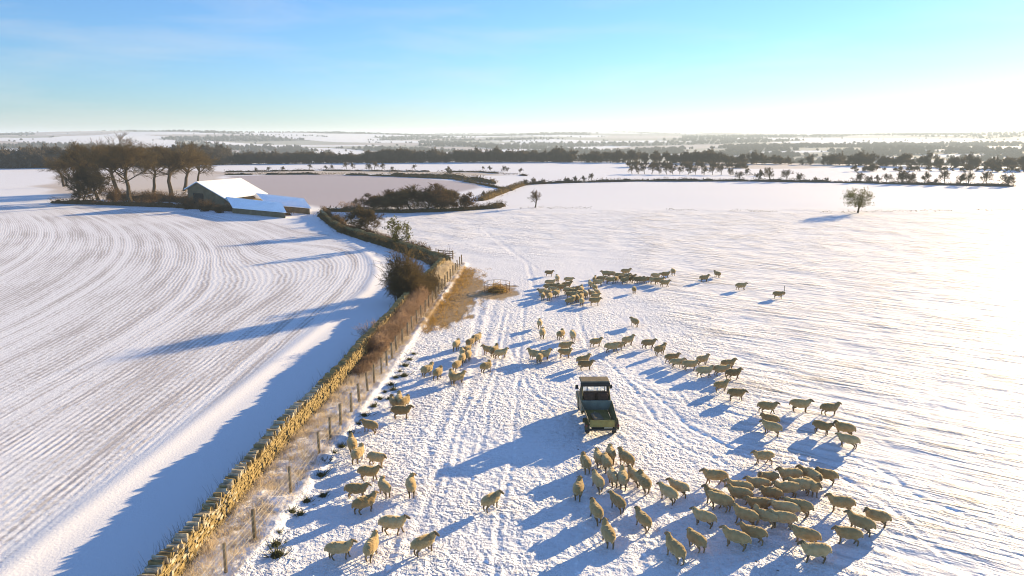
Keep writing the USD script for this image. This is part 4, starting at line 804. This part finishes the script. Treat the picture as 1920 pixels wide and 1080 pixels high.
# ------------------------------------------------------------ sheep
def sheep_proto(name, head=0.0, down=False, swing=(0, 0, 0, 0), seed=0, up=0.0):
    """head: how far the neck is turned (radians, left positive); swing: forward reach of the feet (front left, front right, hind left, hind right)."""
    c, s = math.cos(head), math.sin(head); tw = lambda d, z, r: (.36 + d * c, d * s, z, r)
    if down: nk = [(.34, 0, .60, .15), tw(.12, .54, .12), tw(.26, .38, .085)]; hd = [tw(.28, .34, .078), tw(.36, .20, .062), tw(.41, .09, .042)]
    else: nk = [(.30, 0, .60, .19), tw(.08, .70 + up * .3, .15), tw(.15, .79 + up, .105)]; hd = [tw(.17, .82 + up, .085), tw(.27, .785 + up, .068), tw(.37, .72 + up * .9, .043)]
    trunk = [(-.45, 0, .59, .19), (-.30, 0, .58, .25), (0, 0, .55, .275), (.25, 0, .56, .245)]
    legs = []
    for k, (sx, sy) in enumerate(((1, 1), (1, -1), (-1, 1), (-1, -1))):
        d = swing[k]
        if sx > 0: J = [(.28, .11 * sy, .50, .085), (.29 + d * .35, .11 * sy, .28, .040), (.28 + d * .85, .105 * sy, .07, .028), (.31 + d, .105 * sy, .025, .034)]
        else: J = [(-.36, .10 * sy, .52, .12), (-.28 + d * .3, .125 * sy, .38, .075), (-.43 + d * .55, .11 * sy, .25, .038), (-.40 + d * .9, .105 * sy, .07, .028), (-.37 + d, .105 * sy, .025, .034)]
        legs.append(J)
    p = proto(name)
    ear = lambda q: [(*(np.array(hd[0][:3]) + np.array([-s * q * .07, c * q * .07, .02])), .026), (*(np.array(hd[0][:3]) + np.array([-.05 * c - s * q * .17, -.05 * s + c * q * .17, .0])), .014)]
    man = union(sum([chain(J, 10) for J in legs], []) + chain([(x, y, z, r * .86) for x, y, z, r in trunk], 12) + chain([(x, y, z, r * .85) for x, y, z, r in nk] + hd, 12) + [balls(ear(1), 8), balls(ear(-1), 8)])
    obj('body', smoothed(man, .045, 4), M['skin'], p, True)
    wool = union(chain(trunk, 14) + chain(nk, 14) + [balls([trunk[3], nk[0]], 14)] + [balls([(-.36, .11 * k, .52, .125), (-.30, .12 * k, .40, .085)], 12) for k in (1, -1)] + [balls([(.27, .11 * k, .52, .09), (.285, .11 * k, .38, .062)], 12) for k in (1, -1)] + [balls([(-.60, 0, .62, .06), (-.63, 0, .46, .045)], 10)])
    t = smoothed(wool, .045, 6); v = np.array(t.vertices); n = np.array(t.vertex_normals); t.vertices = v + n * (0.06 * (meshkit.fbm(v * 12 + seed, 3, seed) - .45))[:, None]
    obj('fleece', t, M['fleece'], p, True)
    for q in (1, -1):
        e = trimesh.creation.icosphere(1, .012); e.apply_translation(np.array(hd[1][:3]) * .65 + np.array(hd[0][:3]) * .35 + np.array([-s * q * .062, c * q * .062, .02])); obj('eye', e, M['eye'], p)
    return p
SH = {'s': sheep_proto('class_sheep_standing', 0.0, seed=1), 'w': sheep_proto('class_sheep_walking', 0.1, swing=(.14, -.10, -.12, .14), seed=2), 'v': sheep_proto('class_sheep_striding', -.12, swing=(-.12, .16, .13, -.10), seed=3),
      'l': sheep_proto('class_sheep_looking_left', 1.05, seed=4, up=.03), 'r': sheep_proto('class_sheep_looking_right', -1.05, seed=5, up=.03), 's2': sheep_proto('class_sheep_standing_fat', .35, seed=8, swing=(.03, -.05, -.06, .05), up=-.03), 's3': sheep_proto('class_sheep_standing_low_head', -.4, seed=9, swing=(-.06, .04, .05, -.05), up=-.09), 's4': sheep_proto('class_sheep_stepping', .1, seed=10, swing=(.10, -.06, -.08, .10), up=.02), 'g': sheep_proto('class_sheep_grazing', .2, True, seed=6), 'u': sheep_proto('class_sheep_head_up', .0, swing=(.05, -.05, .06, -.06), seed=7, up=.05)}
GL, GM, GR = ('small distant sheep bunched in the left far clump, just right of the ring feeder', 'sheep of the left far clump'), ('small distant sheep bunched in the middle clump of the far flock, nearest the long shadows', 'sheep of the middle far clump'), ('small distant sheep packed in the dense right clump along the top of the far flock', 'sheep of the right far clump')
GH = ('sheep walking away in the tight bunch right behind the pickup', 'sheep bunched behind the pickup')
S = [  # picture x, y of the body's middle; heading in degrees (0 right, 90 away); pose; label
 (1030,509,0,'s','lone sheep at the top left corner of the far flock'), (1045,520,90,'s','tiny sheep seen end on between two lone sheep above the left far clump'), (1067,522,0,'s','single sheep standing just above the right end of the left far clump'),
 (1032,528,5,'s',*GL), (1029,535,0,'w',*GL), (1038,535,0,'v',*GL), (1047,535,5,'s',*GL), (1054,536,0,'w',*GL), (1063,532,15,'u','sheep sticking out at the right tip of the left far clump'), (1017,544,200,'s',*GL), (1026,547,30,'l',*GL), (1030,553,250,'s',*GL), (1037,540,340,'v',*GL), (1043,547,60,'s',*GL), (1018,552,80,'w','sheep at the lower left of the left far clump, half in shadow'),
 (1067,542,10,'s',*GM), (1075,544,0,'w',*GM), (1085,538,40,'u',*GM), (1090,541,80,'s',*GM), (1070,549,345,'s',*GM), (1079,551,320,'v',*GM), (1086,547,50,'s',*GM), (1075,558,60,'w',*GM), (1082,556,90,'s',*GM), (1069,561,30,'s',*GM), (1089,554,70,'u',*GM), (1091,562,90,'s',*GM), (1098,549,90,'s','sheep seen from behind in the gap right of the middle far clump'),
 (1110,548,120,'s','left sheep of the little knot right of the middle far clump'), (1117,553,20,'w','middle sheep of the little knot right of the middle far clump'), (1115,537,100,'u','upper sheep of the file above the little knot, right of the middle far clump'), (1119,545,110,'s','lower sheep of the file above the little knot, right of the middle far clump'), (1116,562,0,'s','nearest sheep of the little knot at the right end of the middle far clump'),
 (1107,530,90,'s','dark sheep in shadow between the middle and right far clumps'), (1115,521,70,'u','sheep with raised head between the middle and right far clumps'), (1122,527,0,'w','sheep just below the one with raised head between the far clumps'), (1128,520,10,'s','sheep left of the dark pair above the right far clump'),
 (1136,511,180,'w','left sheep of the dark pair at the upper left of the right far clump'), (1145,511,180,'v','right sheep of the dark pair at the upper left of the right far clump'), (1145,523,10,'s',*GR), (1155,521,60,'s',*GR), (1161,514,0,'w',*GR), (1174,507,0,'u','topmost sheep standing above the right far clump'), (1167,518,20,'s',*GR), (1173,516,0,'v',*GR), (1178,521,350,'s',*GR), (1184,517,0,'w',*GR), (1172,523,30,'u',*GR), (1192,521,0,'s',*GR), (1199,522,5,'w',*GR), (1206,522,0,'v',*GR), (1213,521,0,'s','sheep at the right tip of the dense right far clump'),
 (1230,515,0,'s','upper left of the five sheep right of the dense far clump'), (1248,512,5,'w','upper right of the five sheep right of the dense far clump'), (1262,507,90,'s','small sheep seen end on, farthest up and right of the far flock'), (1227,523,0,'v','lower left of the five sheep right of the dense far clump'), (1236,524,0,'s','lower middle of the five sheep right of the dense far clump'), (1247,528,0,'w','lower right of the five sheep right of the dense far clump'), (1189,540,90,'s','single slim sheep walking away below the right far clump'),
 (1321,519,10,'u','left one of the four strays on the open snow to the right'), (1345,511,110,'s','tiny stray sheep farthest away on the open snow to the right'), (1390,534,0,'w','stray sheep standing alone between the distant strays and the wooden stake'), (1460,549,0,'s','stray sheep next to the thin wooden stake'),
 (1012,603,90,'w','upper of two sheep walking away below the left far clump'), (1017,621,90,'s','lower of two sheep walking away below the left far clump'), (1052,623,60,'l','sheep with its head turned, left one of two above the vehicle roof line'), (1074,625,90,'s','small sheep seen from behind right of the sheep with turned head'), (1190,600,110,'s','sheep quite alone on open snow below the right far clump'),
 (1118,637,20,'w','first sheep of the loose row running right above the pickup'), (1148,647,5,'v','second sheep of the row above the pickup, overlapping the third'), (1159,644,15,'s','third sheep of the row above the pickup, partly behind the second'), (1178,635,35,'u','sheep with raised head, highest of the row above the pickup'), (1217,640,0,'w','striding sheep in the row, above and right of the pickup'), (1238,652,35,'u','sheep trotting uphill right of the striding one in the row'),
 (1061,645,20,'s','upper of two sheep one below the other, left of the row above the pickup'), (1060,657,340,'l','lower of two sheep one below the other, left of the row above the pickup'), (1002,661,150,'u','left of three huddled sheep above and left of the pickup'), (1012,666,80,'s','middle of three huddled sheep above and left of the pickup'), (1020,662,30,'u','right of three huddled sheep above and left of the pickup'),
 (1094,671,25,'u','farther of the two sheep just ahead of the pickup'), (1099,679,0,'s','nearer of the two sheep just ahead of the pickup'),
 (856,643,75,'w','farthest left sheep of the group right of the bramble bank'), (882,638,60,'u','sheep near the top of the loose group right of the bramble bank'), (894,631,60,'s','topmost sheep of the loose group right of the bramble bank'), (868,659,110,'s','sheep in the middle file of the loose group, at its left'), (876,651,60,'u','sheep in the middle file of the loose group, upper one'), (878,662,80,'w','sheep in the middle file of the loose group, at its right'),
 (915,652,140,'l','left of the three sheep beside the ruts right of the loose group'), (927,654,70,'u','middle of the three sheep beside the ruts right of the loose group'), (940,658,30,'w','right of the three sheep beside the ruts, facing right'), (801,690,60,'u','leftmost sheep of the loose group, with raised head'), (821,695,75,'w','second sheep from the left at the bottom of the loose group'), (857,680,60,'s','sheep just above the bottom pair of the loose group'), (867,668,80,'u','sheep in the short file in the middle of the loose group'), (912,683,45,'l','sheep alone in front of the three beside the ruts'), (848,702,100,'s','left of the bottom pair of the loose group'), (859,704,40,'u','right of the bottom pair of the loose group'),
 (738,749,120,'s','left of the three sheep pressed together by the fence'), (748,746,90,'u','middle of the three sheep pressed together by the fence'), (758,749,60,'s','right of the three sheep pressed together by the fence'), (753,767,0,'s','sheep standing broadside in front of the three pressed together by the fence'),
 (1261,667,10,'w','first sheep at the left of the packed line to the right of the pickup'), (1271,675,5,'v','second sheep of the packed line to the right of the pickup'), (1295,680,0,'s','third sheep of the packed line, broadside, right of the pickup'), (1318,670,30,'u','sheep with raised head above the packed line'), (1322,692,0,'w','fourth sheep of the packed line, nearest and lowest'), (1366,678,10,'u','upper sheep of the trio right of the packed line'), (1354,690,0,'s','middle sheep of the trio right of the packed line'), (1376,696,10,'w','lower right sheep of the trio right of the packed line'), (1353,718,20,'u','dark sheep alone below the trio, shadow to its left'), (1382,734,0,'s','sheep below and right of the dark one, shadow to its left'),
 (1440,758,340,'w','left of the three well spaced sheep in a row on the right'), (1502,755,345,'s','middle of the three well spaced sheep in a row on the right'), (1557,761,0,'s','right of the three well spaced sheep in a row on the right'), (1443,781,150,'l','rear sheep of the pair below the spaced row'), (1447,797,140,'s','front sheep of the pair below the spaced row'), (1543,795,320,'s','single sheep walking towards the camera below the spaced row'), (1583,799,150,'l','rear sheep of the pair at the right below the spaced row'), (1590,820,140,'s','front sheep of the pair at the right below the spaced row'), (1431,850,178,'w','striding sheep in full profile facing left above the near herd'),
 (1098,863,98,'s','sheep at the left of the bunch right behind the pickup'), (1122,853,95,'w',*GH), (1137,862,100,'s',*GH), (1145,846,95,'v','sheep nearest the pickup tail'), (1174,855,110,'s','sheep at the upper right of the bunch behind the pickup, on the wheel track'), (1121,897,100,'w','sheep walking in the pickup shadow edge, left and low in the bunch'), (1149,888,95,'s',*GH), (1168,892,85,'u','dark brown sheep in the midst of the bunch behind the pickup'), (1190,887,115,'w',*GH), (1208,900,105,'s','rightmost sheep of the bunch behind the pickup'), (1085,911,85,'u','sheep farthest left behind the pickup'), (1158,934,110,'s','large sheep walking away below the bunch behind the pickup'), (1118,953,100,'w','slim sheep walking away, left of the large one'), (1206,968,110,'s','sheep walking away alone below and right of the bunch'), (1140,996,100,'u','nearest sheep directly below the bunch behind the pickup'),
 (1253,918,125,'s','left of the two sheep between the bunch and the near herd'), (1272,907,148,'w','right of the two sheep between the bunch and the near herd'),
 (1340,888,165,'w','sheep standing clear at the upper left of the near herd'), (1438,890,180,'l','farthest sheep at the top of the near herd'), (1481,886,180,'u','small sheep with raised head at the top right of the near herd'), (1421,902,170,'s','sheep behind the one with the curved back in the near herd'), (1386,910,170,'s','sheep half hidden at the left of the near herd'), (1387,921,165,'u','sheep in front of the half hidden one at the left of the near herd'), (1445,919,165,'l','sheep with curved back in the middle of the near herd'), (1475,911,175,'s','broad sheep right of the one with the curved back'), (1422,939,173,'s','long sheep lying across the centre of the near herd, in profile'), (1350,933,145,'s','pale sheep at the left edge of the near herd'), (1341,925,140,'u','dark headed sheep peeping out behind the pale one at the left edge'), (1320,963,150,'s','sheep standing in shade at the left of the near herd'), (1398,961,145,'s','sheep left of the centre in the lower near herd'), (1434,962,140,'r','sheep with turned head low in the near herd'), (1471,949,158,'s','sheep behind the long pale backed one at the right of the near herd'), (1467,966,163,'s','long pale backed sheep low at the right of the near herd'),
 (1514,883,120,'l','left of the three sheep at the top right of the near herd'), (1527,889,290,'s','middle of the three sheep at the top right of the near herd, facing the camera'), (1549,885,155,'l','right of the three sheep at the top right of the near herd'), (1500,905,178,'s','dark brown sheep on the far side of the near herd'), (1522,906,280,'u','sheep facing the camera beside the dark brown one'), (1496,945,153,'s','sheep at the right rim of the near herd beside bright snow'), (1577,938,165,'u','sheep with raised head right of the near herd'), (1644,962,150,'l','rightmost of the near sheep, head turned'), (1614,975,138,'s','sheep behind the profile one at the far right'),
 (1305,1005,125,'s','near sheep in the shade at the lower left of the near herd'), (1266,1024,105,'u','near sheep cut off low, left of the shaded one'), (1380,1002,140,'s','near sheep at the lower centre of the near herd'), (1412,992,152,'s','sheep with rim lit back in the lower near herd'), (1510,998,150,'s','near sheep low at the right of the near herd'), (1590,995,165,'s','large sheep in profile at the lower right'), (1529,1028,180,'u','sheep at the very bottom below the near herd'),
 (692,880,2,'s','broadside sheep by the fence, facing right, above the four by the tufts'), (720,907,120,'r','sheep looking back, right of the broadside one'), (770,905,100,'r','sheep with turned head standing alone right of the fence group'), (669,912,0,'s','sheep facing right low in the fence group'), (684,938,40,'s','lowest sheep of the fence group, its shadow to the left'), (921,932,50,'r','solitary sheep in the middle of the near snow'), (737,977,5,'w','large sheep in profile facing right at the lower left'), (795,1012,35,'r','sheep with turned head at the bottom beside the profile one'), (637,1022,5,'s','sheep at the bottom left near the fence, facing right'), (696,1020,80,'u','sheep at the bottom, walking away between the two near the edge'),
 (693,793,150,'s','sheep with sunlit back standing alone by the fence posts'), (660,829,110,'u','sheep close to the fence, rear one of the pair by the posts'), (671,846,80,'s','front sheep of the pair by the fence posts'), (707,853,350,'s','reddish sheep facing right, right of the pair by the posts'),
]
for i, (px, py, hd, pose, lab, *grp) in enumerate(S):
    p = at(px, py, 0.56); q = (i * 61) % 17 / 17 - .5; q2 = (i * 37) % 13 / 13 - .5; k = 0.91 + 0.12 * q
    if pose == 's': pose = ('s', 's2', 's3', 's4')[(i * 7) % 4]
    copy(SH[pose], 'sheep', (p[0], p[1], gz(p[0], p[1]) - 0.02), math.radians(hd + 14 * q2), lab, 'sheep', grp[0] if grp else 'flock of sheep on the snow', (k * (1 + .08 * q2), k * (1 - .1 * q2), k))

# ------------------------------------------------------------ distant woods (past counting) and haze
def far_woods():
    g = np.random.default_rng(21); X, Y, Sc, W = [], [], [], []; NX, NY, NS = [], [], []
    # woods of the far patchwork, and hedge trees along its field edges
    n = 230000; r = 560 * np.exp(g.uniform(0, math.log(5600 / 560), n)); a = np.radians(g.uniform(-47, 47, n)); x, y = r * np.sin(a), r * np.cos(a)
    k, e = cells(x, y); front = np.minimum(1, r / 2500)
    keep = ((k == 1) & (e > 6) & (g.uniform(size=n) < 0.2)) | ((e < 3 + r * 0.0012) & (g.uniform(size=n) < 0.25) & (fbm2(x, y, 1 / 120., 2, 90) > 0.48))
    X.append(x[keep]); Y.append(y[keep]); Sc.append(g.uniform(0.5, 1.05, keep.sum()) * np.where(k[keep] == 1, 0.95, 0.65)); 
    def strip(pts, depth, n, s0, s1):
        P = np.array([ground(*p)[:2] for p in pts]); L = polyline(P, np.array([0.]))[2]; q, d, _ = polyline(P, g.uniform(0, L, n))
        o = g.uniform(0, depth, n); lf = q / np.linalg.norm(q, axis=1, keepdims=True); q = q + lf * o[:, None]; NX.append(q[:, 0]); NY.append(q[:, 1]); NS.append(g.uniform(s0, s1, n) * (0.65 + 0.7 * fbm2(q[:, 0], q[:, 1], 1 / 22., 3, 91)))
    strip([(400, 309.5), (520, 307.5), (620, 306.5), (700, 306)], 12, 170, .6, .9)
    strip([(690, 306), (800, 305), (900, 304.5), (1075, 304.5)], 14, 240, .5, 1.15)
    strip([(-10, 317), (100, 314.5), (250, 312), (420, 309)], 30, 420, .9, 1.4)
    strip([(1085, 305), (1150, 305), (1240, 306), (1330, 307)], 16, 75, .45, 1.0)
    strip([(1560, 309.5), (1660, 312), (1760, 315), (1930, 319)], 16, 70, .45, 1.0)
    strip([(1330, 307.5), (1450, 308.5), (1560, 309.5)], 16, 34, .45, .9)
    strip([(1180, 314), (1320, 315), (1400, 316)], 10, 60, .3, .5)
    strip([(1600, 322), (1700, 321), (1830, 322), (1930, 324)], 8, 40, .25, .5)
    x, y, s = np.concatenate(X), np.concatenate(Y), np.concatenate(Sc); z = macro_z(x, y); n = len(x)
    def scatter(inst, pr, x, y, s):
        n = len(x); z = macro_z(x, y); inst.CreatePrototypesRel().SetTargets([p.GetPath() for p in pr])
        inst.CreateProtoIndicesAttr(Vt.IntArray.FromNumpy(g.integers(0, len(pr), n).astype(np.int32)))
        inst.CreatePositionsAttr(Vt.Vec3fArray.FromNumpy(np.stack([x, y, z - .4], 1).astype(np.float32)))
        inst.CreateScalesAttr(Vt.Vec3fArray.FromNumpy((np.stack([s * 1.15, s * 1.15, s], 1)).astype(np.float32)))
        a = g.uniform(0, math.pi, n); inst.CreateOrientationsAttr(Vt.QuathArray([Gf.Quath(float(w), 0, 0, float(k)) for w, k in zip(np.cos(a), np.sin(a))]))
    near = UsdGeom.PointInstancer.Define(stage, '/World/valley_woodland'); pn = []
    for k in range(4):
        T, C = bare_tree(300 + k, 8.0, 1.2 + .3 * k, .3, 3.2 + .3 * k, limbs=10, sub=6, sub2=5, twigs=5, tw=.2, tl=.1); m = MB(); m.add(*T); m.add(*C); pn.append(m.build('wood_tree', M['twig_grey'], near.GetPrim()))
    scatter(near, pn, np.concatenate(NX), np.concatenate(NY), np.concatenate(NS)); tag(near, 'belt of bare woodland along the valley beyond the white fields', 'woodland', kind='stuff')
    inst = UsdGeom.PointInstancer.Define(stage, '/World/distant_woodland')
    pr = []
    for k in range(4):
        T = MB(); q = np.random.default_rng(200 + k)
        for j in range(3): T.add(*icos((q.normal(0, 1.1), q.normal(0, 1.1), 3.6 + q.normal(0, .8)), (2.0 + q.uniform(0, .9), 2.0 + q.uniform(0, .9), 2.6 + q.uniform(0, .8)), 1, .35, 30 + k * 3 + j, 2.5))
        m = 130; u = q.normal(size=(m, 3)); u /= np.linalg.norm(u, axis=1, keepdims=True); u[:, 2] = np.abs(u[:, 2]) * 1.1 - .15; b = u * [2.5, 2.5, 3.2] + [0, 0, 3.6]; T.ribbons(b, b + u * 1.5 + q.normal(0, .6, (m, 3)), .35, .08, q)
        T.tube([(0, 0, -1), (0, 0, 3.5)], [.4, .25], 5); pr.append(T.build('wood_clump', M['farwood'], inst.GetPrim()))
    scatter(inst, pr, x, y, s)
    tag(inst, 'hazy bare woods and hedges covering the distant hills', 'woodland', kind='stuff'); print('woods', n)
far_woods()
hz = usdkit.material(stage, '/World/Looks/haze', {'v': ('principled_volume', {'color': (0.72, 0.86, 0.99), 'density': 0.0002, 'anisotropy': 0.22})}, [], volume='v.volume')
hb = trimesh.creation.box([25000, 25000, 240.0]); hb.apply_translation([0, 0, -120.0 + 60.0])
tag(obj('haze', hb, hz), 'pale winter haze lying over the farmland', 'haze', kind='stuff')
